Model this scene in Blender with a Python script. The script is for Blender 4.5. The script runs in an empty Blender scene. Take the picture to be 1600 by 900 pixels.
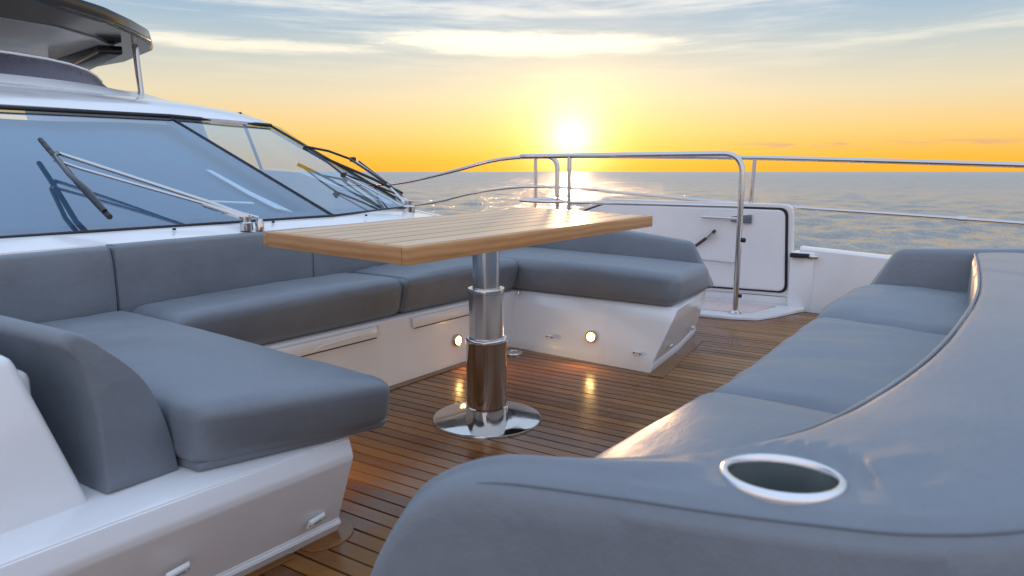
import bpy, bmesh, math, random
from mathutils import Vector, noise
random.seed(7)
scene = bpy.context.scene
COL = scene.collection
R = math.radians

# ------------------------------------------------------------------ camera
# deck floor is z = 0, +X points to the bow, +Y across the boat, metres
cam_d = bpy.data.cameras.new('camera')
cam = bpy.data.objects.new('camera', cam_d)
COL.objects.link(cam)
cam.location = (0, 0, 0.93)
cam.rotation_euler = (R(90) - math.atan(182 / 1100), 0, R(32.5))
cam_d.sensor_width = 36.0
cam_d.lens = 36.0 * 1100 / 1600
cam_d.clip_start = 0.05
cam_d.clip_end = 40000
cam_d.dof.use_dof = True
cam_d.dof.focus_distance = 3.2
cam_d.dof.aperture_fstop = 7.1
scene.camera = cam

# ------------------------------------------------------------------ sky and sun
SUN_DIR = Vector((-0.4654, 0.8842, 0.045)).normalized()
SUN_AZ = math.atan2(SUN_DIR.x, SUN_DIR.y)          # from +Y towards +X
SUN_EL = math.asin(SUN_DIR.z)

world = bpy.data.worlds.new('World')
scene.world = world
world.use_nodes = True
W = world.node_tree
W.nodes.clear()


class NT:
    """small helper to wire shader nodes"""
    def __init__(self, tree):
        self.t = tree

    def n(self, typ, **kw):
        nd = self.t.nodes.new(typ)
        for k, v in kw.items():
            setattr(nd, k, v)
        return nd

    def link(self, a, b):
        self.t.links.new(a, b)

    def put(self, sock, v):
        if isinstance(v, bpy.types.NodeSocket):
            self.t.links.new(v, sock)
        elif v is not None:
            sock.default_value = v

    def m(self, op, a, b=None, c=None, clamp=False):
        nd = self.n('ShaderNodeMath', operation=op, use_clamp=clamp)
        for s, v in zip(nd.inputs, (a, b, c)):
            self.put(s, v)
        return nd.outputs[0]

    def vm(self, op, a, b=None):
        nd = self.n('ShaderNodeVectorMath', operation=op)
        self.put(nd.inputs[0], a)
        if b is not None:
            self.put(nd.inputs[1], b)
        return nd.outputs['Value'] if op in ('DOT_PRODUCT', 'LENGTH', 'DISTANCE') else nd.outputs[0]

    def mix(self, fac, a, b, blend='MIX'):
        nd = self.n('ShaderNodeMix', data_type='RGBA', blend_type=blend)
        self.put(nd.inputs[0], fac)
        self.put(nd.inputs[6], a)
        self.put(nd.inputs[7], b)
        return nd.outputs[2]

    def ramp(self, fac, stops, interp='LINEAR'):
        nd = self.n('ShaderNodeValToRGB')
        cr = nd.color_ramp
        cr.interpolation = interp
        while len(cr.elements) < len(stops):
            cr.elements.new(0.5)
        for e, (p, c) in zip(cr.elements, stops):
            e.position = p
            if not isinstance(c, (tuple, list)):
                c = (c, c, c)
            e.color = (c[0], c[1], c[2], 1)
        self.put(nd.inputs[0], fac)
        return nd.outputs[0]

    def maprange(self, v, a, b, c=0.0, d=1.0, smooth=True):
        nd = self.n('ShaderNodeMapRange')
        nd.interpolation_type = 'SMOOTHSTEP' if smooth else 'LINEAR'
        self.put(nd.inputs[0], v)
        for i, x in enumerate((a, b, c, d)):
            self.put(nd.inputs[i + 1], x)
        return nd.outputs[0]

    def noise(self, vec, scale, detail=3, rough=0.5, dist=0.0, dim='3D'):
        nd = self.n('ShaderNodeTexNoise', noise_dimensions=dim)
        if vec is not None:
            self.link(vec, nd.inputs['Vector'])
        nd.inputs['Scale'].default_value = scale
        nd.inputs['Detail'].default_value = detail
        nd.inputs['Roughness'].default_value = rough
        nd.inputs['Distortion'].default_value = dist
        return nd.outputs[0]

    def comb(self, x, y, z):
        nd = self.n('ShaderNodeCombineXYZ')
        for s, v in zip(nd.inputs, (x, y, z)):
            self.put(s, v)
        return nd.outputs[0]

    def mapping(self, vec, scale=(1, 1, 1), loc=(0, 0, 0), rot=(0, 0, 0)):
        nd = self.n('ShaderNodeMapping')
        self.link(vec, nd.inputs[0])
        nd.inputs[1].default_value = loc
        nd.inputs[2].default_value = rot
        nd.inputs[3].default_value = scale
        return nd.outputs[0]


def build_sky():
    s = NT(W)
    tc = s.n('ShaderNodeTexCoord')
    d = s.vm('NORMALIZE', tc.outputs['Generated'])
    sep = s.n('ShaderNodeSeparateXYZ')
    s.link(d, sep.inputs[0])
    x, y, z = sep.outputs
    el = s.m('MULTIPLY', s.m('ARCSINE', z), 180 / math.pi)              # degrees
    # azimuth relative to the sun, degrees, positive towards the bow
    px = s.m('ADD', s.m('MULTIPLY', x, math.cos(SUN_AZ)), s.m('MULTIPLY', y, -math.sin(SUN_AZ)))
    py = s.m('ADD', s.m('MULTIPLY', x, math.sin(SUN_AZ)), s.m('MULTIPLY', y, math.cos(SUN_AZ)))
    az = s.m('MULTIPLY', s.m('ARCTAN2', px, py), 180 / math.pi)
    ca = s.vm('DOT_PRODUCT', d, tuple(SUN_DIR))
    ang = s.m('MULTIPLY', s.m('ARCCOSINE', s.m('MINIMUM', ca, 0.999999)), 180 / math.pi)
    e01 = s.m('DIVIDE', s.m('MAXIMUM', el, 0.0), 90.0, clamp=True)

    # evening gradient towards the sun, and away from it
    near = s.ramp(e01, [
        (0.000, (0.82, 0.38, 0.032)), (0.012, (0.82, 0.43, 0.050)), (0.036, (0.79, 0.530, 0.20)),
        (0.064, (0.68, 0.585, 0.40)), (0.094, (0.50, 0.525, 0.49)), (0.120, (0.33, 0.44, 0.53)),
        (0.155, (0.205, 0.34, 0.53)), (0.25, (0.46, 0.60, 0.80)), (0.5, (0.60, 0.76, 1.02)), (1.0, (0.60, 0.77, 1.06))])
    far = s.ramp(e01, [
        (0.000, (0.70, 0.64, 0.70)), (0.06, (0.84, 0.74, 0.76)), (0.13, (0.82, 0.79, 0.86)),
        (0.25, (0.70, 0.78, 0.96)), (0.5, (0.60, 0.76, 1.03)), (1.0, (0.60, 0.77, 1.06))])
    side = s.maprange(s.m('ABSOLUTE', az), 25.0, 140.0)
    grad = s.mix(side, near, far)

    # physical sky underneath
    sky = s.n('ShaderNodeTexSky', sky_type='NISHITA')
    sky.sun_disc = False
    sky.sun_elevation = SUN_EL
    sky.sun_rotation = SUN_AZ
    sky.air_density = 1.0
    sky.dust_density = 2.0
    sky.ozone_density = 1.5
    nish = s.vm('MULTIPLY', sky.outputs[0], (0.008, 0.008, 0.008))
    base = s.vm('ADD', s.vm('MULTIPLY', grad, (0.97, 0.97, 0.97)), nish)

    # streaky cirrus, laid out in azimuth / elevation
    cv = s.comb(az, el, 0.0)
    warp = s.noise(s.mapping(cv, (0.03, 0.16, 1)), 1.0, 3, 0.5)
    el2 = s.m('ADD', el, s.m('MULTIPLY', s.m('SUBTRACT', warp, 0.5), 2.2))
    cv2 = s.comb(az, el2, 0.0)
    st1 = s.noise(s.mapping(cv2, (0.050, 0.55, 1), (3.1, 0.7, 0)), 1.0, 5, 0.55, 0.5)
    st2 = s.noise(s.mapping(cv2, (0.11, 1.6, 1), (9.1, 4.7, 0)), 1.0, 4, 0.6, 0.3)
    st3 = s.noise(s.mapping(cv, (0.30, 1.9, 1), (2.1, 7.7, 0), (0, 0, 0.10)), 1.0, 6, 0.62, 0.8)
    band = s.m('ADD', s.m('MULTIPLY', st1, 0.68), s.m('MULTIPLY', st2, 0.32))
    hi = s.m('MULTIPLY', s.maprange(el, 5.0, 10.0), s.maprange(el, 75.0, 30.0))
    veil = s.m('MULTIPLY', s.maprange(band, 0.44, 0.66), hi)
    # the bright bank above the sun, thinning out to either side
    def bank(a0, aw, e0, ew, lo, hiv, slope=0.0):
        da = s.m('DIVIDE', s.m('SUBTRACT', az, a0), aw)
        ec = s.m('ADD', e0, s.m('MULTIPLY', s.m('SUBTRACT', az, a0), slope))
        de = s.m('DIVIDE', s.m('SUBTRACT', el2, ec), ew)
        g = s.m('POWER', 2.718, s.m('MULTIPLY', s.m('ADD', s.m('MULTIPLY', da, da), s.m('MULTIPLY', de, de)), -1.0))
        return s.maprange(s.m('MULTIPLY', g, s.m('ADD', -0.05, s.m('ADD', s.m('MULTIPLY', st2, 1.0), s.m('MULTIPLY', st3, 1.0)))), lo, hiv)
    b1 = bank(-4.0, 13.0, 9.8, 1.15, 0.30, 0.82)
    b2 = bank(10.0, 16.0, 13.1, 1.5, 0.30, 0.95, -0.02)
    b3 = bank(-26.0, 14.0, 9.0, 0.6, 0.30, 0.90)
    b4 = bank(-13.0, 30.0, 12.2, 0.8, 0.36, 1.1)
    bright = s.m('MAXIMUM', s.m('MAXIMUM', b1, s.m('MULTIPLY', b2, 0.55)), s.m('MULTIPLY', s.m('MAXIMUM', b3, b4), 0.55))
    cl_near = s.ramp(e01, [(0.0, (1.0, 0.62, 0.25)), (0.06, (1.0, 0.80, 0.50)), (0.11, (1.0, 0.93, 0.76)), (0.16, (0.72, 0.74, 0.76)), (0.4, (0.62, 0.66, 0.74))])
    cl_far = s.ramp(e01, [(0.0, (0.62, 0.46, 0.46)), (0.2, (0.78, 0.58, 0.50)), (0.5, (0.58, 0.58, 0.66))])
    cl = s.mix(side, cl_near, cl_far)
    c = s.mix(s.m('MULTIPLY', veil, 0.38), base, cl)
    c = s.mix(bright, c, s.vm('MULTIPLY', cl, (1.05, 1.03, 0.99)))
    # a broken row of small dim clouds just over the horizon
    low = s.noise(s.mapping(cv, (0.28, 2.6, 1), (1.3, 0, 0)), 1.0, 4, 0.6)
    lm = s.m('MULTIPLY', s.maprange(s.m('ABSOLUTE', s.m('SUBTRACT', el, 1.95)), 0.34, 0.05), s.maprange(low, 0.46, 0.60))
    lm = s.m('MULTIPLY', lm, s.maprange(s.m('ABSOLUTE', s.m('SUBTRACT', az, 22.0)), 12.0, 5.0))
    c = s.mix(s.m('MULTIPLY', lm, 0.75), c, (0.62, 0.36, 0.20, 1))

    # aureole round the sun
    def glow(w, p=2.0):
        return s.m('POWER', 2.718, s.m('MULTIPLY', s.m('POWER', s.m('DIVIDE', ang, w), p), -1.0))
    g1 = s.vm('MULTIPLY', s.comb(1.6, 1.35, 0.85), s.comb(*[glow(1.9, 1.35)] * 3))
    g2 = s.vm('MULTIPLY', s.comb(0.30, 0.185, 0.030), s.comb(*[glow(5.6, 1.3)] * 3))
    g3 = s.vm('MULTIPLY', s.comb(0.05, 0.034, 0.012), s.comb(*[glow(18.0, 1.4)] * 3))
    c = s.vm('ADD', s.vm('ADD', c, g1), s.vm('ADD', g2, g3))
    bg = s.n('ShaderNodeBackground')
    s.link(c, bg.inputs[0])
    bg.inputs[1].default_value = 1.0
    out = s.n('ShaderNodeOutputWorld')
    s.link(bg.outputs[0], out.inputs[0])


build_sky()

sun_d = bpy.data.lights.new('sun', 'SUN')
sun_d.energy = 1.7
sun_d.angle = R(1.2)
sun_d.color = (1.0, 0.58, 0.28)
sun = bpy.data.objects.new('sun', sun_d)
COL.objects.link(sun)
sun.rotation_euler = SUN_DIR.to_track_quat('Z', 'Y').to_euler()
sun.location = SUN_DIR * 30

vs = scene.view_settings
vs.view_transform = 'Standard'
vs.look = 'None'
vs.exposure = 0.32
vs.gamma = 1.0
vs.use_curve_mapping = False
scene.render.engine = 'CYCLES'
scene.cycles.max_bounces = 7
scene.cycles.diffuse_bounces = 4
scene.cycles.glossy_bounces = 4
scene.cycles.transparent_max_bounces = 10


# ------------------------------------------------------------------ materials
def material(name):
    m = bpy.data.materials.new(name)
    m.use_nodes = True
    t = NT(m.node_tree)
    bsdf = m.node_tree.nodes['Principled BSDF']
    return m, t, bsdf


def bump(t, bsdf, height, strength, dist):
    b = t.n('ShaderNodeBump')
    b.inputs['Strength'].default_value = strength
    b.inputs['Distance'].default_value = dist
    t.put(b.inputs['Height'], height)
    t.link(b.outputs[0], bsdf.inputs['Normal'])
    return b


def setp(b, **kw):
    for k, v in kw.items():
        b.inputs[k.replace('_', ' ')].default_value = v


def geo_pos(t):
    return t.n('ShaderNodeNewGeometry').outputs['Position']


def mat_leather():
    m, t, b = material('grey_upholstery')
    p = geo_pos(t)
    n1 = t.noise(p, 5.0, 4, 0.55)
    n2 = t.noise(p, 60.0, 3, 0.6)
    col = t.ramp(t.m('ADD', t.m('MULTIPLY', n1, 0.75), t.m('MULTIPLY', n2, 0.25)),
                 [(0.30, (0.140, 0.160, 0.190)), (0.70, (0.186, 0.209, 0.242))])
    t.link(col, b.inputs['Base Color'])
    t.link(t.maprange(n1, 0.3, 0.7, 0.42, 0.54), b.inputs['Roughness'])
    setp(b, Specular_IOR_Level=0.80, Sheen_Weight=0.08, Sheen_Roughness=0.4)
    fine = t.n('ShaderNodeTexVoronoi', feature='F1')
    t.link(p, fine.inputs['Vector'])
    fine.inputs['Scale'].default_value = 520
    fold = t.noise(t.mapping(p, (9, 4, 9), rot=(0, 0, 0.5)), 1.0, 5, 0.55, 0.6)
    crease = t.noise(t.mapping(p, (30, 11, 22), rot=(0, 0, -0.35)), 1.0, 4, 0.6, 1.2)
    h = t.m('ADD', t.m('ADD', t.m('MULTIPLY', fine.outputs[0], 0.05), fold), t.m('MULTIPLY', crease, 0.14))
    bump(t, b, h, 0.34, 0.012)
    return m


def mat_gelcoat():
    m, t, b = material('white_gelcoat')
    p = geo_pos(t)
    n = t.noise(p, 3.0, 5, 0.6)
    col = t.ramp(n, [(0.3, (0.78, 0.77, 0.78)), (0.7, (0.85, 0.84, 0.85))])
    t.link(col, b.inputs['Base Color'])
    sm = t.noise(t.mapping(p, (4, 4, 2)), 1.0, 2, 0.5)
    t.link(t.maprange(sm, 0.3, 0.75, 0.15, 0.24), b.inputs['Roughness'])
    setp(b, Coat_Weight=0.3, Coat_Roughness=0.08)
    bump(t, b, t.noise(p, 2.2, 2, 0.5), 0.12, 0.012)
    return m


def mat_plain(name, col, rough, metal=0.0, coat=0.0, var=0.1):
    m, t, b = material(name)
    p = geo_pos(t)
    n = t.noise(p, 25.0, 4, 0.6)
    c0 = tuple(c * (1 - var) for c in col)
    c1 = tuple(min(1, c * (1 + var)) for c in col)
    t.link(t.ramp(n, [(0.3, c0), (0.7, c1)]), b.inputs['Base Color'])
    t.link(t.maprange(n, 0.3, 0.7, rough * 0.8, rough * 1.25), b.inputs['Roughness'])
    setp(b, Metallic=metal, Coat_Weight=coat)
    return m


def mat_steel():
    m, t, b = material('polished_steel')
    p = geo_pos(t)
    n = t.noise(p, 14.0, 5, 0.65)
    setp(b, Base_Color=(0.60, 0.585, 0.57, 1), Metallic=1.0)
    t.link(t.maprange(n, 0.35, 0.75, 0.05, 0.17), b.inputs['Roughness'])
    bump(t, b, t.noise(p, 30, 2, 0.5), 0.03, 0.004)
    return m


def mat_satin():
    m, t, b = material('satin_aluminium')
    p = geo_pos(t)
    n = t.noise(t.mapping(p, (8, 8, 3)), 1.0, 3, 0.5)
    setp(b, Base_Color=(0.66, 0.67, 0.69, 1), Metallic=1.0)
    t.link(t.maprange(n, 0.3, 0.7, 0.16, 0.24), b.inputs['Roughness'])
    return m


def mat_deck_teak():
    m, t, b = material('oiled_deck_teak')
    p = geo_pos(t)
    rnd = t.n('ShaderNodeObjectInfo').outputs['Random']
    off = t.comb(t.m('MULTIPLY', rnd, 37.0), t.m('MULTIPLY', rnd, 11.0), 0.0)
    q = t.vm('ADD', p, off)
    grain = t.noise(t.mapping(q, (5, 120, 40)), 1.0, 5, 0.6, 0.4)
    blot = t.noise(t.mapping(q, (2.2, 9, 5)), 1.0, 3, 0.5)
    tone = t.m('ADD', t.m('MULTIPLY', grain, 0.35), t.m('ADD', t.m('MULTIPLY', blot, 0.30), t.m('MULTIPLY', rnd, 0.38)))
    dry = t.ramp(tone, [(0.2, (0.125, 0.054, 0.017)), (0.5, (0.250, 0.114, 0.035)), (0.85, (0.39, 0.195, 0.066))])
    wetc = t.ramp(tone, [(0.2, (0.085, 0.027, 0.004)), (0.5, (0.180, 0.062, 0.009)), (0.85, (0.31, 0.125, 0.020))])
    wn = t.noise(p, 1.7, 4, 0.55, 0.3)
    # water stands inboard; the open end of the cockpit has dried
    sp = t.n('ShaderNodeSeparateXYZ')
    t.link(p, sp.inputs[0])
    drift = t.maprange(sp.outputs[0], -1.5, -0.7, 0.16, -0.16, smooth=False)
    wet = t.maprange(t.m('ADD', wn, drift), 0.44, 0.56)
    t.link(t.mix(wet, dry, wetc), b.inputs['Base Color'])
    t.link(t.m('ADD', t.m('MULTIPLY', t.m('SUBTRACT', 1.0, wet), 0.14), t.m('ADD', 0.17, t.m('MULTIPLY', grain, 0.16))), b.inputs['Roughness'])
    setp(b, Specular_IOR_Level=0.27)
    t.link(t.m('ADD', 0.05, t.m('MULTIPLY', wet, 0.30)), b.inputs['Coat Weight'])
    setp(b, Coat_Roughness=0.15)
    bump(t, b, t.m('ADD', grain, t.m('MULTIPLY', blot, 0.6)), 0.25, 0.0025)
    return m


def mat_table_teak(name, cols, rough, axis):
    m, t, b = material(name)
    p = geo_pos(t)
    rnd = t.n('ShaderNodeObjectInfo').outputs['Random']
    q = t.vm('ADD', p, t.comb(t.m('MULTIPLY', rnd, 17.0), t.m('MULTIPLY', rnd, 29.0), 0.0))
    sc = {'Y': (95, 3.5, 60), 'Z': (5, 5, 60)}[axis]
    grain = t.noise(t.mapping(q, sc), 1.0, 5, 0.62, 0.8)
    ring = t.n('ShaderNodeTexWave', wave_type='BANDS', bands_direction='X' if axis == 'Y' else 'Z')
    t.link(t.mapping(q, (30, 1.2, 26) if axis == 'Y' else (3, 3, 15)), ring.inputs['Vector'])
    ring.inputs['Scale'].default_value = 1.0
    ring.inputs['Distortion'].default_value = 5.0
    ring.inputs['Detail'].default_value = 3
    tone = t.m('ADD', t.m('MULTIPLY', grain, 0.5), t.m('ADD', t.m('MULTIPLY', ring.outputs[1], 0.22), t.m('MULTIPLY', rnd, 0.22)))
    t.link(t.ramp(tone, [(0.2, cols[0]), (0.5, cols[1]), (0.8, cols[2])]), b.inputs['Base Color'])
    t.link(t.maprange(grain, 0.3, 0.7, rough, rough + 0.12), b.inputs['Roughness'])
    bump(t, b, grain, 0.2, 0.001)
    return m


def mat_glass():
    """tinted, coated windscreen glass: mirror-like at grazing angles, see-through otherwise"""
    m = bpy.data.materials.new('coated_windscreen_glass')
    m.use_nodes = True
    t = NT(m.node_tree)
    m.node_tree.nodes.clear()
    gl = t.n('ShaderNodeBsdfGlossy')
    gl.inputs['Color'].default_value = (0.74, 0.87, 1.0, 1)
    gl.inputs['Roughness'].default_value = 0.015
    tr = t.n('ShaderNodeBsdfTransparent')
    tr.inputs['Color'].default_value = (0.78, 0.88, 0.95, 1)
    lw = t.n('ShaderNodeLayerWeight')
    fr = t.m('ADD', 0.17, t.m('MULTIPLY', 0.83, t.m('POWER', lw.outputs['Facing'], 4.5)))
    b = t.n('ShaderNodeBump')
    b.inputs['Strength'].default_value = 0.05
    b.inputs['Distance'].default_value = 0.02
    t.link(t.noise(geo_pos(t), 1.6, 2, 0.5), b.inputs['Height'])
    t.link(b.outputs[0], gl.inputs['Normal'])
    mx = t.n('ShaderNodeMixShader')
    t.link(fr, mx.inputs[0])
    t.link(tr.outputs[0], mx.inputs[1])
    t.link(gl.outputs[0], mx.inputs[2])
    o = t.n('ShaderNodeOutputMaterial')
    t.link(mx.outputs[0], o.inputs[0])
    return m


def mat_sea():
    m, t, b = material('sea_water')
    p = geo_pos(t)
    setp(b, Base_Color=(0.36, 0.34, 0.31, 1), IOR=1.55, Specular_IOR_Level=0.5)
    dist = t.vm('LENGTH', p)
    t.link(t.maprange(t.m('LOGARITHM', dist, 10.0), 1.4, 2.9, 0.09, 0.34), b.inputs['Roughness'])
    q = t.mapping(p, (1, 1, 1), rot=(0, 0, 0.5))
    sw = t.noise(t.mapping(q, (0.10, 0.055, 1)), 1.0, 3, 0.5)
    w1 = t.noise(t.mapping(q, (0.8, 0.7, 1)), 1.0, 4, 0.58, 0.4)
    w2 = t.noise(t.mapping(q, (3.4, 3.0, 1)), 1.0, 3, 0.6, 0.3)
    h = t.m('ADD', t.m('MULTIPLY', sw, 0.8), t.m('ADD', t.m('MULTIPLY', w1, 0.45), t.m('MULTIPLY', w2, 0.50)))
    bump(t, b, h, 1.0, 0.9)
    return m


def mat_emit(name, col, strength):
    m, t, b = material(name)
    setp(b, Base_Color=(0.9, 0.8, 0.6, 1))
    b.inputs['Emission Color'].default_value = (*col, 1)
    b.inputs['Emission Strength'].default_value = strength
    return m


LEATHER = mat_leather()
GEL = mat_gelcoat()
STEEL = mat_steel()
SATIN = mat_satin()
DECK = mat_deck_teak()
SLAT = mat_table_teak('table_teak', [(0.45, 0.305, 0.18), (0.59, 0.425, 0.27), (0.70, 0.53, 0.365)], 0.46, 'Y')
EDGE_Y = mat_table_teak('table_edge_teak', [(0.30, 0.125, 0.042), (0.47, 0.225, 0.082), (0.60, 0.33, 0.140)], 0.40, 'Z')
EDGE_X = mat_table_teak('table_end_teak', [(0.30, 0.125, 0.042), (0.47, 0.225, 0.082), (0.60, 0.33, 0.140)], 0.40, 'Z')
GLASS = mat_glass()
SEA = mat_sea()
SEAMTEAK = mat_plain('brown_table_seam', (0.032, 0.019, 0.011), 0.8)
CAULK = mat_plain('black_caulk', (0.018, 0.016, 0.015), 0.6)
RUBBER = mat_plain('black_rubber', (0.014, 0.014, 0.016), 0.5)
BLACK = mat_plain('gloss_black', (0.016, 0.016, 0.02), 0.14, coat=0.1)
DARKVINYL = mat_plain('mauve_grey_visor', (0.085, 0.075, 0.10), 0.3)
FRIT = mat_plain('blue_black_glass_border', (0.018, 0.034, 0.085), 0.4)
DASH = mat_plain('dark_blue_dashboard', (0.045, 0.06, 0.09), 0.5)
SKY_TINT = mat_plain('painted_sky_blue', (0.075, 0.128, 0.19), 0.8)  # blue stands in for sky reflected in the windscreen
WHITE = mat_plain('white_plastic', (0.80, 0.80, 0.80), 0.3, var=0.04)
PINK = mat_plain('warm_grey_antislip', (0.66, 0.53, 0.50), 0.6)
BRASS = mat_plain('warm_brass', (0.72, 0.50, 0.24), 0.25, metal=1.0)
ROPE = mat_plain('brown_webbing', (0.09, 0.045, 0.03), 0.7)
SEAMDARK = mat_plain('grey_piping', (0.125, 0.145, 0.17), 0.5)
CUPGLASS = mat_plain('dark_cup_lining', (0.13, 0.15, 0.15), 0.22, coat=0.4)
LAMP = mat_emit('warm_lamp', (1.0, 0.66, 0.24), 26.0)


# ------------------------------------------------------------------ mesh helpers
def link(name, me, mat, parent=None, smooth=True):
    o = bpy.data.objects.new(name, me)
    COL.objects.link(o)
    if mat is not None:
        me.materials.append(mat)
    if parent is not None:
        o.parent = parent
    if smooth:
        for f in me.polygons:
            f.use_smooth = True
    return o


def from_bm(name, bm, mat, parent=None, smooth=True):
    bmesh.ops.recalc_face_normals(bm, faces=bm.faces)
    me = bpy.data.meshes.new(name)
    bm.to_mesh(me)
    bm.free()
    return link(name, me, mat, parent, smooth)


def auto_smooth(o, deg=35):
    me = o.data
    bm = bmesh.new()
    bm.from_mesh(me)
    for e in bm.edges:
        if len(e.link_faces) == 2 and e.calc_face_angle(0) > R(deg):
            e.smooth = False
    bm.to_mesh(me)
    bm.free()
    return o


def tag(o, label=None, cat=None, group=None, kind=None):
    if label:
        o['label'] = label
    if cat:
        o['category'] = cat
    if group:
        o['group'] = group
    if kind:
        o['kind'] = kind
    return o


def empty(name, loc=(0, 0, 0)):
    o = bpy.data.objects.new(name, None)
    COL.objects.link(o)
    o.empty_display_size = 0.1
    # parts are written in world metres, so the empty sits at the origin unless told otherwise
    o.location = loc
    return o


def part(o, parent):
    """parent o keeping the world-space coordinates of its mesh"""
    o.parent = parent
    o.location = o.location - parent.location if parent.parent is None else o.location
    return o


def hexa(name, c, mat, parent=None, bev=0.0, seg=2, smooth=True):
    """box from 8 corners: bottom 4 (loop) then top 4 (same loop)"""
    bm = bmesh.new()
    v = [bm.verts.new(p) for p in c]
    for f in ((0, 3, 2, 1), (4, 5, 6, 7), (0, 1, 5, 4), (1, 2, 6, 5), (2, 3, 7, 6), (3, 0, 4, 7)):
        bm.faces.new([v[i] for i in f])
    bmesh.ops.recalc_face_normals(bm, faces=bm.faces)
    if bev:
        bmesh.ops.bevel(bm, geom=list(bm.edges), offset=bev, segments=seg, affect='EDGES', profile=0.5)
    return auto_smooth(from_bm(name, bm, mat, parent, smooth))


def box(name, x0, x1, y0, y1, z0, z1, mat, parent=None, bev=0.0, seg=2):
    return hexa(name, [(x0, y0, z0), (x1, y0, z0), (x1, y1, z0), (x0, y1, z0),
                       (x0, y0, z1), (x1, y0, z1), (x1, y1, z1), (x0, y1, z1)], mat, parent, bev, seg)


def catmull(pts, n=8, closed=False):
    P = [Vector(p) for p in pts]
    out = []
    L = len(P)
    rng = L if closed else L - 1
    for i in range(rng):
        if closed:
            a, b, c, d = P[i - 1], P[i], P[(i + 1) % L], P[(i + 2) % L]
        else:
            b, c = P[i], P[i + 1]
            a = P[i - 1] if i else b + (b - c)
            d = P[i + 2] if i + 2 < L else c + (c - b)
        for k in range(n):
            t = k / n
            out.append(0.5 * ((2 * b) + (c - a) * t + (2 * a - 5 * b + 4 * c - d) * t * t + (3 * b - a - 3 * c + d) * t ** 3))
    if not closed:
        out.append(P[-1])
    return out


def fillet(pts, r, n=7):
    """polyline with rounded corners"""
    P = [Vector(p) for p in pts]
    out = [P[0]]
    for i in range(1, len(P) - 1):
        a, b, c = P[i - 1], P[i], P[i + 1]
        d1, d2 = (a - b).normalized(), (c - b).normalized()
        k = min(r, (a - b).length * 0.48, (c - b).length * 0.48)
        p, q = b + d1 * k, b + d2 * k
        for j in range(n + 1):
            t = j / n
            out.append((1 - t) ** 2 * p + 2 * t * (1 - t) * b + t * t * q)
    out.append(P[-1])
    return out


def tube_bm(bm, pts, r, seg=12, closed=False):
    P = [Vector(p) for p in pts]
    n = len(P)
    up = Vector((0, 0, 1))
    rings = []
    prev = None
    for i in range(n):
        if closed:
            d = (P[(i + 1) % n] - P[i - 1]).normalized()
        else:
            d = (P[min(i + 1, n - 1)] - P[max(i - 1, 0)]).normalized()
        if prev is None:
            ref = up if abs(d.dot(up)) < 0.95 else Vector((1, 0, 0))
            nx = d.cross(ref).normalized()
        else:
            nx = (prev - d * prev.dot(d)).normalized()
        prev = nx
        ny = d.cross(nx)
        rr = r[i] if isinstance(r, (list, tuple)) else r
        rings.append([bm.verts.new(P[i] + nx * (rr * math.cos(a)) + ny * (rr * math.sin(a)))
                      for a in [2 * math.pi * k / seg for k in range(seg)]])
    m = n if closed else n - 1
    for i in range(m):
        A, B = rings[i], rings[(i + 1) % n]
        for k in range(seg):
            bm.faces.new((A[k], A[(k + 1) % seg], B[(k + 1) % seg], B[k]))
    if not closed:
        bm.faces.new(rings[0])
        bm.faces.new(rings[-1])


def tube(name, pts, r, mat, parent=None, seg=14, closed=False):
    bm = bmesh.new()
    tube_bm(bm, pts, r, seg, closed)
    return auto_smooth(from_bm(name, bm, mat, parent), 50)


def lathe(name, prof, center, mat, parent=None, seg=64, axis=None):
    """prof: list of (radius, height); axis: direction of height (default up)"""
    ax = Vector(axis or (0, 0, 1)).normalized()
    ref = Vector((1, 0, 0)) if abs(ax.x) < 0.9 else Vector((0, 1, 0))
    ux = ax.cross(ref).normalized()
    uy = ax.cross(ux)
    c = Vector(center)
    bm = bmesh.new()
    rings = []
    for (r, h) in prof:
        if r < 1e-6:
            rings.append([bm.verts.new(c + ax * h)])
        else:
            rings.append([bm.verts.new(c + ax * h + ux * (r * math.cos(2 * math.pi * k / seg)) + uy * (r * math.sin(2 * math.pi * k / seg))) for k in range(seg)])
    for A, B in zip(rings[:-1], rings[1:]):
        for k in range(seg):
            if len(A) == 1 and len(B) == 1:
                continue
            if len(A) == 1:
                bm.faces.new((A[0], B[k], B[(k + 1) % seg]))
            elif len(B) == 1:
                bm.faces.new((A[k], B[0], A[(k + 1) % seg]))
            else:
                bm.faces.new((A[k], B[k], B[(k + 1) % seg], A[(k + 1) % seg]))
    return auto_smooth(from_bm(name, bm, mat, parent), 40)


def axis_points(L, r, k, m):
    """coordinates along one side of a cushion, dense in the rounded ends"""
    a = L / 2
    e = [-(a - r) - r * math.cos(math.pi / 2 * i / k) for i in range(k)]
    mid = [-(a - r) + 2 * (a - r) * i / m for i in range(m + 1)]
    f = [(a - r) + r * math.sin(math.pi / 2 * i / k) for i in range(1, k + 1)]
    return e + mid + f


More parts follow.
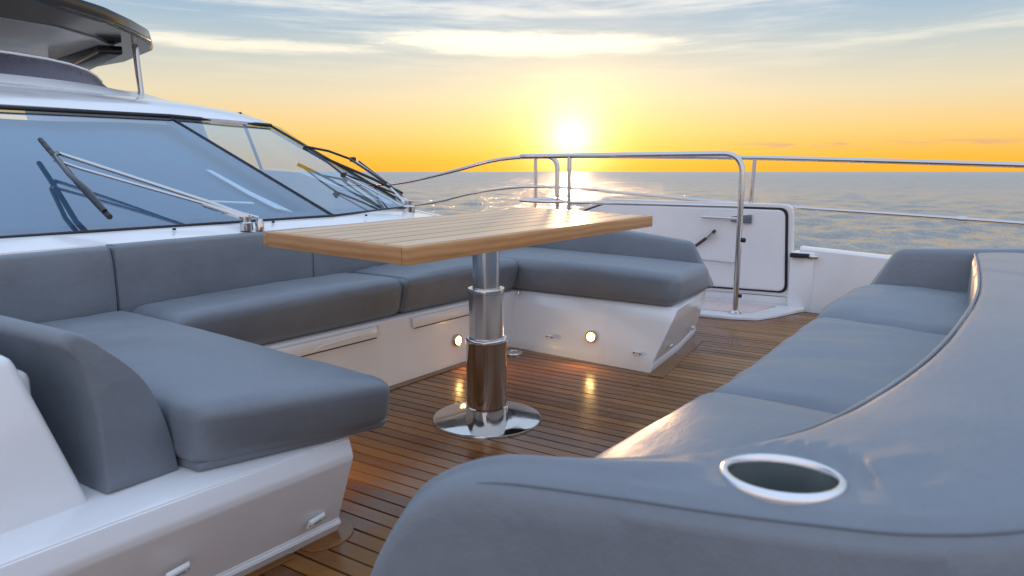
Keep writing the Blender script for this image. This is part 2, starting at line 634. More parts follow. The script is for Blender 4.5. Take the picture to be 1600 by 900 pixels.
def pad(name, c, mat, parent=None, r=0.04, crown=0.012, wr=0.0025, wdir=(1, 1, 1), seed=0, dens=0.03, puff=0.0, wfreq=9.0, piping=None):
    """upholstered pad: rounded, crowned, slightly wrinkled hexahedron.
    c = 8 corners, bottom loop (x0y0, x1y0, x1y1, x0y1) then top loop"""
    C8 = [Vector(p) for p in c]
    lx = sum((C8[j] - C8[i]).length for i, j in ((0, 1), (3, 2), (4, 5), (7, 6))) / 4
    ly = sum((C8[j] - C8[i]).length for i, j in ((0, 3), (1, 2), (4, 7), (5, 6))) / 4
    lz = sum((C8[j] - C8[i]).length for i, j in ((0, 4), (1, 5), (2, 6), (3, 7))) / 4
    L = (lx, ly, lz)
    rr = min(r, 0.49 * min(L))
    ax = [axis_points(l, rr, 5, max(2, int((l - 2 * rr) / dens))) for l in L]
    N = [len(a) for a in ax]

    def pos(i, j, k):
        p = Vector((ax[0][i], ax[1][j], ax[2][k]))
        q = Vector([max(-(L[d] / 2 - rr), min(L[d] / 2 - rr, p[d])) for d in range(3)])
        dv = p - q
        w = q + dv.normalized() * rr if dv.length > 1e-9 else p.copy()
        u, v, h = [w[d] / L[d] + 0.5 for d in range(3)]
        bul = lambda s: max(0.0, 1 - (2 * s - 1) ** 4)
        # crown of the top face, belly of the sides
        h += crown / L[2] * bul(u) * bul(v) * h
        u += puff / L[0] * (2 * u - 1) * bul(h)
        v += puff / L[1] * (2 * v - 1) * bul(h)
        b = (C8[0] * (1 - u) + C8[1] * u) * (1 - v) + (C8[3] * (1 - u) + C8[2] * u) * v
        tp = (C8[4] * (1 - u) + C8[5] * u) * (1 - v) + (C8[7] * (1 - u) + C8[6] * u) * v
        P = b * (1 - h) + tp * h
        if wr:
            s = Vector((P.x * wdir[0], P.y * wdir[1], P.z * wdir[2])) * wfreq + Vector((seed * 3.7, seed * 1.3, 0))
            nz = noise.noise(s) + 0.5 * noise.noise(s * 2.3)
            lo = noise.noise(Vector((P.x, P.y, P.z)) * 2.1 + Vector((seed, 0, 0)))
            nrm = dv.normalized() if dv.length > 1e-9 else Vector((0, 0, 1))
            P += nrm * (wr * nz + wr * 2.0 * lo) * (0.4 + 0.6 * h)
        return P

    bm = bmesh.new()
    idx = {}

    def V(i, j, k):
        if (i, j, k) not in idx:
            idx[(i, j, k)] = bm.verts.new(pos(i, j, k))
        return idx[(i, j, k)]
    for (a, b_, cax) in ((0, 1, 2), (1, 2, 0), (2, 0, 1)):
        for s in (0, N[cax] - 1):
            for i in range(N[a] - 1):
                for j in range(N[b_] - 1):
                    q = []
                    for (di, dj) in ((0, 0), (1, 0), (1, 1), (0, 1)):
                        t = [0, 0, 0]
                        t[a], t[b_], t[cax] = i + di, j + dj, s
                        q.append(V(*t))
                    bm.faces.new(q)
    bmesh.ops.remove_doubles(bm, verts=bm.verts, dist=1e-5)
    o = from_bm(name, bm, mat, parent)
    # welted seams run round the ends of the pad
    if piping:
        a, ends = piping
        b_, c_ = [d for d in (0, 1, 2) if d != a]
        for e in ends:
            ia = 3 if e == 0 else N[a] - 4
            ring = [(j, 0) for j in range(N[b_])] + [(N[b_] - 1, k) for k in range(1, N[c_])] + \
                   [(j, N[c_] - 1) for j in range(N[b_] - 2, -1, -1)] + [(0, k) for k in range(N[c_] - 2, 0, -1)]
            pts = []
            for (j, k) in ring:
                t = [0, 0, 0]
                t[a], t[b_], t[c_] = ia, j, k
                p = pos(*t)
                if not pts or (p - pts[-1]).length > 0.004:
                    pts.append(p)
            tube('piping', pts, 0.0028, mat, o, 6, True)
    return o


def prism(name, poly, z0, z1, mat, parent=None, bev=0.0, seg=2):
    bm = bmesh.new()
    a = [bm.verts.new((p[0], p[1], z0)) for p in poly]
    b = [bm.verts.new((p[0], p[1], z1)) for p in poly]
    bm.faces.new(a)
    bm.faces.new(b)
    n = len(poly)
    for i in range(n):
        bm.faces.new((a[i], a[(i + 1) % n], b[(i + 1) % n], b[i]))
    bmesh.ops.recalc_face_normals(bm, faces=bm.faces)
    if bev:
        bmesh.ops.bevel(bm, geom=list(bm.edges), offset=bev, segments=seg, affect='EDGES')
    return auto_smooth(from_bm(name, bm, mat, parent))


def loft(name, levels, mat, parent=None, bev=0.0, cap=True, seg=2):
    """stack of equal-length closed outlines (3D points)"""
    bm = bmesh.new()
    rows = [[bm.verts.new(p) for p in L] for L in levels]
    n = len(rows[0])
    for A, B in zip(rows[:-1], rows[1:]):
        for i in range(n):
            bm.faces.new((A[i], A[(i + 1) % n], B[(i + 1) % n], B[i]))
    if cap:
        bm.faces.new(rows[0])
        bm.faces.new(rows[-1])
    bmesh.ops.recalc_face_normals(bm, faces=bm.faces)
    if bev:
        bmesh.ops.bevel(bm, geom=[e for e in bm.edges if e.calc_face_angle(0) > R(12)], offset=bev, segments=seg, affect='EDGES')
    return auto_smooth(from_bm(name, bm, mat, parent), 40)


def grid(name, rows, mat, parent=None, thick=0.0, smooth_deg=40):
    """open surface through rows of 3D points, given a thickness if asked"""
    bm = bmesh.new()
    V = [[bm.verts.new(p) for p in r] for r in rows]
    for A, B in zip(V[:-1], V[1:]):
        for i in range(len(A) - 1):
            bm.faces.new((A[i], A[i + 1], B[i + 1], B[i]))
    bmesh.ops.recalc_face_normals(bm, faces=bm.faces)
    up = sum((f.normal.z for f in bm.faces))
    if up < 0:
        bmesh.ops.reverse_faces(bm, faces=bm.faces)
    if thick:
        bmesh.ops.solidify(bm, geom=list(bm.faces), thickness=thick)
    me = bpy.data.meshes.new(name)
    bm.to_mesh(me)
    bm.free()
    return auto_smooth(link(name, me, mat, parent), smooth_deg)


def lerp(a, b, t):
    return Vector(a) * (1 - t) + Vector(b) * t


# ------------------------------------------------------------------ the sea
def build_sea():
    # concentric rings out to the horizon; where one looks over the side the surface carries real waves
    import numpy as np
    rs = np.random.RandomState(3)
    zs = -2.7
    radii = np.concatenate([np.array([6.0, 12.0]), np.geomspace(16.0, 900.0, 470), np.geomspace(1100.0, 26000.0, 12)])
    a0, a1 = R(122.5 - 62), R(122.5 + 62)
    fine = np.linspace(a0, a1, 520)
    coarse = np.linspace(a1, a0 + 2 * math.pi, 40)[1:-1]
    th = np.concatenate([fine, coarse])
    RR, TT = np.meshgrid(radii, th, indexing='ij')
    X, Y = RR * np.cos(TT), RR * np.sin(TT)
    step = np.gradient(radii)[:, None] * np.ones_like(X)
    Z = np.zeros_like(X)
    for _ in range(130):
        lam = 0.40 * (12.0 / 0.40) ** (rs.rand() ** 1.2)
        d = R(320) + rs.randn() * 1.15
        slope = 0.0215 * (0.4 if lam > 3.5 else 1.0)
        k = 2 * math.pi / lam
        keep = np.clip((lam / (2.2 * step) - 1.0), 0, 1)
        ph = k * (X * math.cos(d) + Y * math.sin(d)) + rs.rand() * 6.28
        Z += keep * slope / k * 1.414 * (np.sin(ph) + 0.22 * np.cos(2 * ph))
    fade = np.zeros(len(th))
    fade[:len(fine)] = np.clip(np.minimum(np.arange(len(fine)), len(fine) - 1 - np.arange(len(fine))) / 20.0, 0, 1)
    Z *= fade[None, :] * np.clip((RR - 12) / 6, 0, 1) * np.clip((900 - RR) / 200, 0, 1)
    nr, nt = X.shape
    co = np.stack([X, Y, Z + zs], -1).reshape(-1, 3)
    i, j = np.meshgrid(np.arange(nr - 1), np.arange(nt), indexing='ij')
    j2 = (j + 1) % nt
    quads = np.stack([i * nt + j, (i + 1) * nt + j, (i + 1) * nt + j2, i * nt + j2], -1).reshape(-1, 4)
    me = bpy.data.meshes.new('sea')
    me.vertices.add(len(co))
    me.vertices.foreach_set('co', co.ravel())
    me.loops.add(quads.size)
    me.loops.foreach_set('vertex_index', quads.ravel())
    me.polygons.add(len(quads))
    me.polygons.foreach_set('loop_start', np.arange(0, quads.size, 4))
    me.update(calc_edges=True)
    me.validate()
    o = link('sea', me, SEA)
    tag(o, 'rippled silver grey sea reaching to the horizon', None, None, 'structure')


build_sea()


# ------------------------------------------------------------------ hull, deck and bulwark
def hull_y(x):
    """outer edge of the deck on the far side, half beam about the centreline 2.15"""
    pts = [(-9, 5.55), (-4.5, 5.5), (-2.5, 5.35), (-0.9, 5.12), (0.6, 4.78), (2.2, 4.1), (3.6, 3.2), (4.6, 2.15)]
    for (a, b), (c, d) in zip(pts[:-1], pts[1:]):
        if a <= x <= c:
            return b + (d - b) * (x - a) / (c - a)
    return 2.15


def build_hull():
    xs = [-9, -7, -5, -4, -3, -2.5, -1.8, -0.9, 0, 0.6, 1.4, 2.2, 3.0, 3.6, 4.2, 4.6]
    rows = []
    for f, z in ((0.985, -0.05), (0.93, -0.9), (0.80, -1.9), (0.55, -3.0)):
        far = [(x, 2.15 + (hull_y(x) - 2.15) * f, z) for x in xs]
        near = [(x, 2.15 - (hull_y(x) - 2.15) * f, z) for x in reversed(xs[:-1])]
        rows.append(far + near)
    o = loft('yacht_hull', rows, GEL)
    tag(o, 'white hull of the yacht under the foredeck', 'hull', None, 'structure')


build_hull()

deck = prism('deck', [(x, hull_y(x) - 0.03) for x in (-9, -4.5, -2.5, -0.9, 0.6, 2.2, 3.6, 4.5)] +
             [(x, 4.33 - hull_y(x)) for x in (4.5, 3.6, 2.2, 0.6, -0.9, -2.5, -4.5, -9)], -0.045, -0.004, CAULK)
tag(deck, 'brown teak laid deck of the yacht with dark caulked seams', None, None, 'structure')

# plank = unit block scaled to length; every strake runs fore and aft
PW = 0.0545
GAP = 0.0068


def plank_mesh():
    bm = bmesh.new()
    bmesh.ops.create_cube(bm, size=1.0)
    bmesh.ops.translate(bm, verts=bm.verts, vec=(0.5, 0.5, 0.5))
    me = bpy.data.meshes.new('plank')
    bm.to_mesh(me)
    bm.free()
    me.materials.append(DECK)
    return me


PM = plank_mesh()


def hidden(x0, x1, y):
    """strake wholly beneath a seat base"""
    if x1 < -2.12:
        return True
    if y > 3.16 and y < 3.86 and x1 < -1.34:
        return True
    if y < 1.08 and x1 < -1.45:
        return True
    if x0 > -0.25 and 0.7 < y < 3.1:
        return True
    if y > 4.98:
        return True
    return False


ny = 0
y = 0.42 - 24 * PW
while y < 4.93:
    x = -2.62 + random.uniform(-0.5, 0.0)
    x = max(x, -2.9)
    xe = 0.95
    while x < xe:
        ln = random.uniform(2.6, 5.0)
        x1 = min(x + ln, xe)
        if x1 - x > 0.12 and not hidden(x, x1, y):
            o = bpy.data.objects.new('plank', PM)
            COL.objects.link(o)
            o.parent = deck
            o.location = (x, y, -0.0045)
            o.scale = (x1 - x - 0.004, PW - GAP, 0.0045 + random.uniform(-0.0006, 0.0006))
        x = x1
    y += PW
    ny += 1

fd = prism('foredeck', [(x, hull_y(x) - 0.45) for x in (1.0, 2.2, 3.4)] + [(x, 4.75 - hull_y(x)) for x in (3.4, 2.2, 1.0)], -0.003, 0.32, GEL, None, 0.03, 3)
tag(fd, 'white moulded foredeck ahead of the bench', None, None, 'structure')

# broad margin boards framing the seat bases
def margin(poly):
    return prism('margin_board', poly, -0.004, 0.0035, DECK, deck, 0.001, 1)


margin([(-2.112, 1.26), (-2.055, 1.26), (-1.955, 3.02), (-2.015, 3.02)])
margin([(-1.16, 2.985), (-1.085, 2.99), (-1.155, 3.80), (-1.25, 3.82)])
margin([(-1.41, 0.62), (-1.345, 0.62), (-1.30, 1.06), (-1.385, 1.06)])
import_pts = [(-1.40, 1.06), (-1.285, 1.065)]
arc = [(-1.335 + 0.082 * math.cos(a), 1.165 + 0.092 * math.sin(a)) for a in [R(-55) + R(190) * i / 14 for i in range(15)]]
margin([(-1.40, 1.075)] + arc + [(-1.42, 1.21)])

# round deck drain by the inner corner
dr = lathe('deck_drain', [(0.0, 0.004), (0.030, 0.004), (0.031, 0.007), (0.045, 0.007), (0.047, 0.001)], (-1.90, 3.0, 0), STEEL)
tag(dr, 'small round steel drain set in the deck at the sofa corner', 'drain')


def build_bulwark():
    root = empty('bulwark')
    xs = [-9, -5, -3.6, -2.72]
    def run(name, pts):
        inner, outer = [], []
        # pts: x, y inner, z top
        sec = []
        for (x, yi, zt) in pts:
            sec.append([(x, yi, -0.02), (x, yi + 0.02, zt - 0.015), (x, yi + 0.035, zt), (x, yi + 0.115, zt), (x, yi + 0.13, zt - 0.015), (x, yi + 0.05, -0.30)])
        return loft(name, sec, GEL, root)
    run('wall', [(-0.90, 5.0, 0.43), (-0.36, 4.93, 0.405), (0.2, 4.82, 0.38), (1.0, 4.55, 0.36), (2.2, 3.9, 0.35), (3.4, 3.05, 0.35)])
    run('wall', [(-9, 5.45, 0.30), (-6, 5.42, 0.33), (-4, 5.30, 0.38), (-2.75, 5.12, 0.42)])
    box('gate_jamb', -0.955, -0.80, 4.985, 5.15, -0.01, 0.395, GEL, root, 0.012)
    tag(root, 'low white bulwark wall along the far edge of the deck', 'bulwark')


build_bulwark()


# ------------------------------------------------------------------ boarding gate in the bulwark
def rounded_poly(pts, r, n=6):
    P = [Vector((p[0], p[1], 0)) for p in pts]
    out = []
    m = len(P)
    for i in range(m):
        a, b, c = P[i - 1], P[i], P[(i + 1) % m]
        d1, d2 = (a - b).normalized(), (c - b).normalized()
        p, q = b + d1 * r, b + d2 * r
        for j in range(n + 1):
            t = j / n
            s = (1 - t) ** 2 * p + 2 * t * (1 - t) * b + t * t * q
            out.append((s.x, s.y))
    return out


def wall_plate(name, poly, y0, y1, mat, parent, bev=0.0):
    """plate standing in the XZ plane: poly of (x, z)"""
    bm = bmesh.new()
    a = [bm.verts.new((p[0], y0, p[1])) for p in poly]
    b = [bm.verts.new((p[0], y1, p[1])) for p in poly]
    bm.faces.new(a)
    bm.faces.new(b)
    n = len(poly)
    for i in range(n):
        bm.faces.new((a[i], a[(i + 1) % n], b[(i + 1) % n], b[i]))
    bmesh.ops.recalc_face_normals(bm, faces=bm.faces)
    if bev:
        bmesh.ops.bevel(bm, geom=[e for e in bm.edges if abs(e.verts[0].co.y - e.verts[1].co.y) < 1e-6], offset=bev, segments=2, affect='EDGES')
    return auto_smooth(from_bm(name, bm, mat, parent))


def build_gate():
    root = empty('boarding_gate')
    out = [(-2.62, 0.06), (-0.935, 0.085), (-0.965, 0.712), (-2.34, 0.722), (-2.60, 0.628)]
    inn = [(-2.60, 0.085), (-0.962, 0.108), (-0.990, 0.688), (-2.332, 0.698), (-2.575, 0.612)]
    in2 = [(-2.588, 0.099), (-0.979, 0.122), (-1.006, 0.673), (-2.326, 0.683), (-2.563, 0.601)]
    wall_plate('rim', rounded_poly(out, 0.06), 5.02, 5.09, GEL, root, 0.006)
    wall_plate('rubber_seal', rounded_poly(inn, 0.055), 5.006, 5.03, RUBBER, root, 0.004)
    wall_plate('panel', rounded_poly(in2, 0.05), 4.990, 5.02, GEL, root, 0.008)
    box('sill', -2.68, -0.94, 5.035, 5.16, -0.02, 0.075, GEL, root, 0.006)
    # turning latch with a long lever
    la = wall_plate('latch', rounded_poly([(-1.36, 0.585), (-1.215, 0.575), (-1.215, 0.64), (-1.36, 0.62)], 0.012), 4.965, 4.993, STEEL, root, 0.004)
    tube('lever', [(-1.56, 4.955, 0.612), (-1.30, 4.955, 0.607)], 0.010, STEEL, la)
    # strap with a buckle
    st = tube('strap', [(-1.60, 4.965, 0.40), (-1.53, 4.96, 0.455), (-1.46, 4.965, 0.52)], 0.011, ROPE, root, 8)
    tube('buckle', [(-1.512, 4.95, 0.465), (-1.475, 4.95, 0.508)], 0.02, STEEL, st, 10)
    # grab bar
    tube('grab_bar', fillet([(-1.70, 4.992, 0.315), (-1.70, 4.955, 0.315), (-1.32, 4.955, 0.303), (-1.32, 4.992, 0.303)], 0.02), 0.008, STEEL, root, 10)
    # hinge clasp on the jamb
    hg = box('hinge', -0.95, -0.83, 4.955, 4.985, 0.362, 0.392, RUBBER, root, 0.004)
    box('hinge_plate', -0.87, -0.775, 4.962, 4.984, 0.358, 0.384, STEEL, root, 0.006)
    tag(root, 'white boarding gate panel with black rubber seal in the far bulwark', 'gate')


build_gate()


def build_step():
    root = empty('gate_step')
    lip = [(-2.6, 4.40), (-1.5, 4.42), (-1.18, 4.445), (-1.03, 4.50), (-0.95, 4.66), (-0.83, 4.985), (-0.93, 5.034), (-2.6, 5.034)]
    prism('step_frame', rounded_poly(lip, 0.03, 4), -0.003, 0.022, GEL, root, 0.006)
    well = [(-2.5, 4.56), (-1.25, 4.565), (-1.10, 4.62), (-1.01, 4.95), (-2.5, 4.95)]
    prism('tread', rounded_poly(well, 0.02, 4), 0.018, 0.027, PINK, root, 0.002)
    tag(root, 'white moulded step with warm grey tread below the boarding gate', 'step')


build_step()


# ------------------------------------------------------------------ rails
def build_rails():
    g = empty('grab_hoop')
    top = fillet([(-1.186, 4.552, 0.02), (-1.186, 4.552, 1.042), (-2.86, 4.552, 1.042), (-2.86, 4.80, 1.045), (-2.645, 4.80, 1.045), (-2.645, 4.80, 0.03)], 0.13, 10)
    tube('hoop_tube', top, 0.0185, STEEL, g, 18)
    mid = fillet([(-1.186, 4.552, 0.712), (-2.86, 4.552, 0.712), (-2.86, 4.80, 0.715), (-2.645, 4.80, 0.715)], 0.09, 8)
    tube('mid_tube', mid, 0.0135, STEEL, g, 14)
    tube('post', [(-2.411, 4.552, 0.02), (-2.411, 4.552, 1.035)], 0.0165, STEEL, g, 16)
    for (x, yy) in ((-1.186, 4.552), (-2.411, 4.552), (-2.645, 4.80)):
        lathe('foot', [(0.042, 0.022), (0.042, 0.030), (0.030, 0.036), (0.022, 0.044), (0.0, 0.044)], (x, yy, 0), STEEL, g, 28)
    lathe('lock_knob', [(0.0, 0.0), (0.014, 0.0), (0.016, 0.02), (0.010, 0.026), (0.0, 0.026)], (-1.169, 4.552, 0.50), RUBBER, g, 16, (1, 0, 0))
    lathe('lock_knob', [(0.0, 0.0), (0.012, 0.0), (0.013, 0.018), (0.0, 0.02)], (-1.169, 4.552, 0.14), RUBBER, g, 16, (1, 0, 0))
    tag(g, 'polished steel grab hoop on posts in front of the boarding gate', 'rail')

    b = empty('bow_rail')
    tp = catmull([(-6.2, 5.30, 0.80), (-5.2, 5.25, 0.80), (-4.62, 5.22, 0.820), (-3.95, 5.18, 0.93), (-3.5, 5.16, 1.02), (-3.1, 5.15, 1.052), (-2.5, 5.15, 1.050),
                  (-1.3, 5.15, 1.026), (-0.12, 5.05, 0.982), (0.8, 4.80, 0.945), (2.0, 4.15, 0.92), (3.4, 3.2, 0.92)], 7)
    tube('top_tube', tp, 0.0165, STEEL, b, 14)
    md = catmull([(-6.2, 5.30, 0.55), (-5.0, 5.25, 0.58), (-4.25, 5.2, 0.635), (-3.66, 5.17, 0.748), (-3.13, 5.15, 0.802), (-2.6, 5.15, 0.79),
                  (-1.36, 5.15, 0.705), (-0.09, 5.05, 0.652), (0.8, 4.80, 0.62), (2.0, 4.15, 0.60), (3.4, 3.2, 0.60)], 7)
    tube('mid_tube', md, 0.0125, STEEL, b, 12)
    tube('stanchion', [(-1.285, 5.15, 0.40), (-1.262, 5.15, 1.018)], 0.0145, STEEL, b, 14)
    tube('stanchion', [(-3.05, 5.155, 0.38), (-3.05, 5.155, 1.05)], 0.0145, STEEL, b, 14)
    tube('stanchion', [(1.0, 4.72, 0.34), (1.02, 4.74, 0.935)], 0.0145, STEEL, b, 14)
    tube('stanchion', [(-4.95, 5.38, 0.30), (-4.95, 5.235, 0.805)], 0.0145, STEEL, b, 14)
    lathe('clamp', [(0.020, 0.0), (0.020, 0.05), (0.0, 0.05)], (-0.02, 5.043, 0.648), STEEL, b, 16, (1, -0.1, -0.03))
    tag(b, 'long curving two-tube steel guard rail along the outer deck edge', 'rail')


build_rails()


# ------------------------------------------------------------------ U-shaped corner sofa
def build_sofa():
    root = empty('corner_sofa')
    # moulded base: outlines at rising heights (near end, inner well, far end, back)
    def outline(nx, nyi, fx, fyi, back, z, fo=0.0):
        return [(nx - 0.075, 0.30, z), (nx - 0.055, 0.62, z), (nx, nyi, z), (back[0], 1.24 + (nyi - 1.2), z), (back[1], 3.10 + fo, z),
                (fx, fyi, z), (fx - 0.03, 3.50, z), (fx - 0.085, 3.93 - fo, z), (-2.9, 3.97, z), (-2.9, 0.30, z)]
    lv = [outline(-1.312, 1.205, -1.165, 3.030, (-2.115, -1.985), -0.003),
          outline(-1.292, 1.205, -1.155, 3.035, (-2.115, -1.985), 0.030),
          outline(-1.297, 1.200, -1.160, 3.042, (-2.117, -1.987), 0.042),
          outline(-1.206, 1.168, -1.094, 3.092, (-2.125, -1.990), 0.230, 0.042),
          outline(-1.200, 1.166, -1.091, 3.100, (-2.126, -1.990), 0.244, 0.050),
          outline(-1.202, 1.165, -1.089, 3.115, (-2.127, -1.990), 0.258, 0.060),
          outline(-1.212, 1.165, -1.085, 3.150, (-2.130, -1.990), 0.292, 0.08),
          outline(-1.225, 1.160, -1.100, 3.165, (-2.140, -2.000), 0.298, 0.09)]
    base = loft('base', lv, GEL, root, 0.003, seg=2)
    # coaming behind the near arm
    hexa('coaming', [(-1.47, -0.1, 0.26), (-1.385, -0.1, 0.26), (-1.372, 0.655, 0.26), (-1.45, 0.655, 0.26),
                     (-2.6, -0.1, 0.66), (-1.50, -0.1, 0.66), (-1.43, 0.56, 0.60), (-2.6, 0.56, 0.66)], GEL, root, 0.02, 3)
    box('coaming', -2.9, -1.46, -0.3, 0.60, 0.0, 0.56, GEL, root, 0.02, 3)

    # locker lids under the seat along the back, each with a finger scoop
    def on_back(yv, z, out):
        t = (yv - 1.24) / (3.10 - 1.24)
        return (-2.117 + 0.131 * t + out - 0.006 * (z / 0.3), yv, z)
    for (ya, yb, ya2) in ((1.45, 2.155, 1.78), (2.37, 3.02, 2.62)):
        zt, zb = 0.282, 0.235
        # lid with a notch near its far side
        sc = [(ya, zb), (yb, zb), (yb, zt), (ya, zt)]
        c = [on_back(ya, zb, 0.0), on_back(ya, zb, 0.010), on_back(yb, zb, 0.010), on_back(yb, zb, 0.0),
             on_back(ya, zt, 0.0), on_back(ya, zt, 0.010), on_back(yb, zt, 0.010), on_back(yb, zt, 0.0)]
        lid = hexa('locker_lid', c, GEL, root, 0.004, 2)
        # black strip painting the shade in the gap, then the scoop
        tube('lid_gap_shade', [on_back(ya + 0.01, zb - 0.003, 0.004), on_back(yb - 0.005, zb - 0.003, 0.004), on_back(yb + 0.003, zt, 0.004)], 0.0022, RUBBER, lid, 6)
        tube('finger_scoop', fillet([on_back(yb - 0.33 if ya < 2 else yb - 0.20, zb + 0.006, 0.008), on_back(yb - 0.30 if ya < 2 else yb - 0.17, zb + 0.020, 0.007), on_back(yb - 0.10 if ya < 2 else yb - 0.02, zb + 0.026, 0.007)], 0.02), 0.005, GEL, lid, 10)

    # courtesy lights let into the base
    def courtesy(pos, nrm):
        nrm = Vector(nrm).normalized()
        p = Vector(pos)
        ring = lathe('courtesy_light', [(0.0, 0.002), (0.0185, 0.002), (0.0215, 0.009), (0.027, 0.010), (0.030, 0.006), (0.031, -0.004)], p, BRASS, root, 32, nrm)
        lathe('lens', [(0.0185, 0.004), (0.014, 0.0075), (0.0, 0.009)], p, LAMP, ring, 24, nrm)
        ld = bpy.data.lights.new('courtesy_lamp', 'SPOT')
        ld.energy = 5.0
        ld.color = (1.0, 0.66, 0.28)
        ld.spot_size = R(150)
        ld.spot_blend = 1.0
        ld.shadow_soft_size = 0.02
        lo = bpy.data.objects.new('courtesy_lamp', ld)
        COL.objects.link(lo)
        lo.location = p + nrm * 0.025
        lo.rotation_euler = (nrm + Vector((0, 0, -0.35))).to_track_quat('-Z', 'Y').to_euler()
        lo.visible_glossy = False
        lo.parent = ring
    courtesy((-1.497, 3.081, 0.122), (0.05, -1, 0.22))
    courtesy((-2.014, 2.668, 0.121), (1, -0.07, 0.03))
    courtesy((-1.62, 1.185, 0.122), (0, 1, 0.1))

    # small white drain vents on the base
    def vent(pos, nrm, along, L=0.05, s=1.0):
        n = Vector(nrm).normalized()
        a = Vector(along).normalized()
        u = n.cross(a).normalized()
        p = Vector(pos)
        c = []
        for dz in (0.0, 0.008 * s):
            w = L / 2 if dz == 0 else L / 2 - 0.004
            hh = 0.011 * s if dz == 0 else 0.008 * s
            c += [p + n * dz + a * sx * w + u * sy * hh for sx, sy in ((-1, -1), (1, -1), (1, 1), (-1, 1))]
        v = hexa('vent_cover', c, WHITE, root, 0.003, 2)
        for sx in (-1, 1):
            lathe('screw_hole', [(0.0, 0.0), (0.0042 * s, 0.0), (0.0042 * s, 0.0095), (0.0, 0.0098)], p + a * (sx * L * 0.36), RUBBER, v, 10, n)
        tube('slot', [p + n * 0.0085 * s - a * L * 0.22 + u * 0.002, p + n * 0.0085 * s + a * L * 0.22 + u * 0.002], 0.0016, SEAMDARK, v, 6)
    vent((-1.722, 3.062, 0.096), (0.05, -1, 0.2), (1, -0.08, 0.0), 0.045)
    vent((-1.240, 3.052, 0.080), (0.05, -1, 0.2), (1, -0.08, 0.0), 0.045)
    vent((-1.280, 1.105, 0.083), (1, 0.0, -0.5), (-0.08, 1, 0.0), 0.056, 1.3)
    vent((-1.268, 0.735, 0.138), (1, 0.0, -0.5), (-0.08, 1, 0.0), 0.056, 1.3)
    vent((-1.150, 3.25, 0.085), (1, 0.1, -0.3), (-0.1, 1, 0.0), 0.045)
    vent((-1.165, 3.62, 0.105), (1, 0.1, -0.3), (-0.1, 1, 0.0), 0.045)
    # pull latch low on the back face
    vent((-2.09, 2.03, 0.06), (1, -0.07, 0), (0, 1, 0), 0.06)
    # steel snap buttons that hold the pads
    for (p, n) in (((-1.97, 3.158, 0.288), (0.3, -1, 0.4)),):
        lathe('snap_button', [(0.0, 0.006), (0.007, 0.005), (0.008, 0.0)], p, STEEL, root, 14, n)

    # --- seat cushions
    z0, z1 = 0.292, 0.470
    near = pad('seat_cushion', [(-2.40, 0.82, z0), (-1.312, 0.825, 0.305), (-1.145, 1.232, 0.312), (-2.40, 1.30, z0),
                                (-2.40, 0.78, z1), (-1.275, 0.815, z1 - 0.012), (-1.082, 1.185, z1 - 0.012), (-2.40, 1.295, z1)], LEATHER, root,
               r=0.046, crown=0.012, wr=0.0026, wdir=(0.5, 1.4, 1), seed=1, puff=0.010)
    pad('seat_cushion', [(-2.41, 1.30, z0), (-2.135, 1.30, z0), (-2.075, 2.325, z0), (-2.41, 2.325, z0),
                         (-2.41, 1.30, z1), (-2.105, 1.30, z1), (-2.040, 2.325, z1), (-2.41, 2.325, z1)], LEATHER, root,
        r=0.045, crown=0.012, wr=0.0022, wdir=(0.6, 1.6, 0.6), seed=2, puff=0.008, piping=(1, (1,)))
    pad('seat_cushion', [(-2.41, 2.335, z0), (-2.075, 2.335, z0), (-2.005, 3.175, z0), (-2.41, 3.175, z0),
                         (-2.41, 2.335, z1), (-2.040, 2.335, z1), (-1.965, 3.175, z1), (-2.41, 3.175, z1)], LEATHER, root,
        r=0.045, crown=0.018, wr=0.0060, wdir=(0.45, 2.4, 0.5), seed=3, puff=0.008, piping=(1, (0, 1)))
    pad('seat_cushion', [(-2.41, 3.19, z0), (-1.105, 3.135, z0), (-1.115, 3.76, z0), (-2.41, 3.76, z0),
                         (-2.41, 3.19, z1), (-1.085, 3.160, z1 - 0.015), (-1.135, 3.76, z1 - 0.03), (-2.41, 3.76, z1)], LEATHER, root,
        r=0.05, crown=0.010, wr=0.0018, wdir=(1.2, 0.6, 1), seed=4, puff=0.006)
    # --- piping along the near cushion's lower edge
    hexa('piping', [(-2.30, 0.80, 0.299), (-1.318, 0.83, 0.299), (-1.158, 1.225, 0.306), (-2.30, 1.30, 0.299),
                    (-2.30, 0.80, 0.318), (-1.308, 0.83, 0.322), (-1.142, 1.238, 0.330), (-2.30, 1.305, 0.318)], LEATHER, near, 0.008, 3)

    # --- backrests along the cabin front
    def back(ya, yb, seed, zt=0.684):
        return pad('back_cushion', [(-2.47, ya, 0.42), (-2.405, ya, 0.42), (-2.405, yb, 0.42), (-2.47, yb, 0.42),
                                    (-2.475, ya, zt), (-2.410, ya, zt), (-2.410, yb, zt), (-2.475, yb, zt)], LEATHER, root,
                   r=0.014, crown=0.0, wr=0.0016, wdir=(1, 0.6, 1), seed=seed, puff=0.005, piping=(1, (0, 1)))
    back(0.50, 1.265, 5, 0.680)
    back(1.275, 2.130, 6)
    back(2.140, 2.99, 7)
    back(3.00, 3.78, 8, 0.675)
    # --- backrest of the far arm, sloping away to the bow
    pad('back_cushion', [(-2.40, 3.755, 0.32), (-1.105, 3.745, 0.30), (-1.140, 3.93, 0.29), (-2.40, 3.93, 0.32),
                         (-2.40, 3.775, 0.665), (-1.225, 3.775, 0.552), (-1.275, 3.90, 0.545), (-2.40, 3.90, 0.665)], LEATHER, root,
        r=0.028, crown=0.0, wr=0.001, seed=9, puff=0.004)
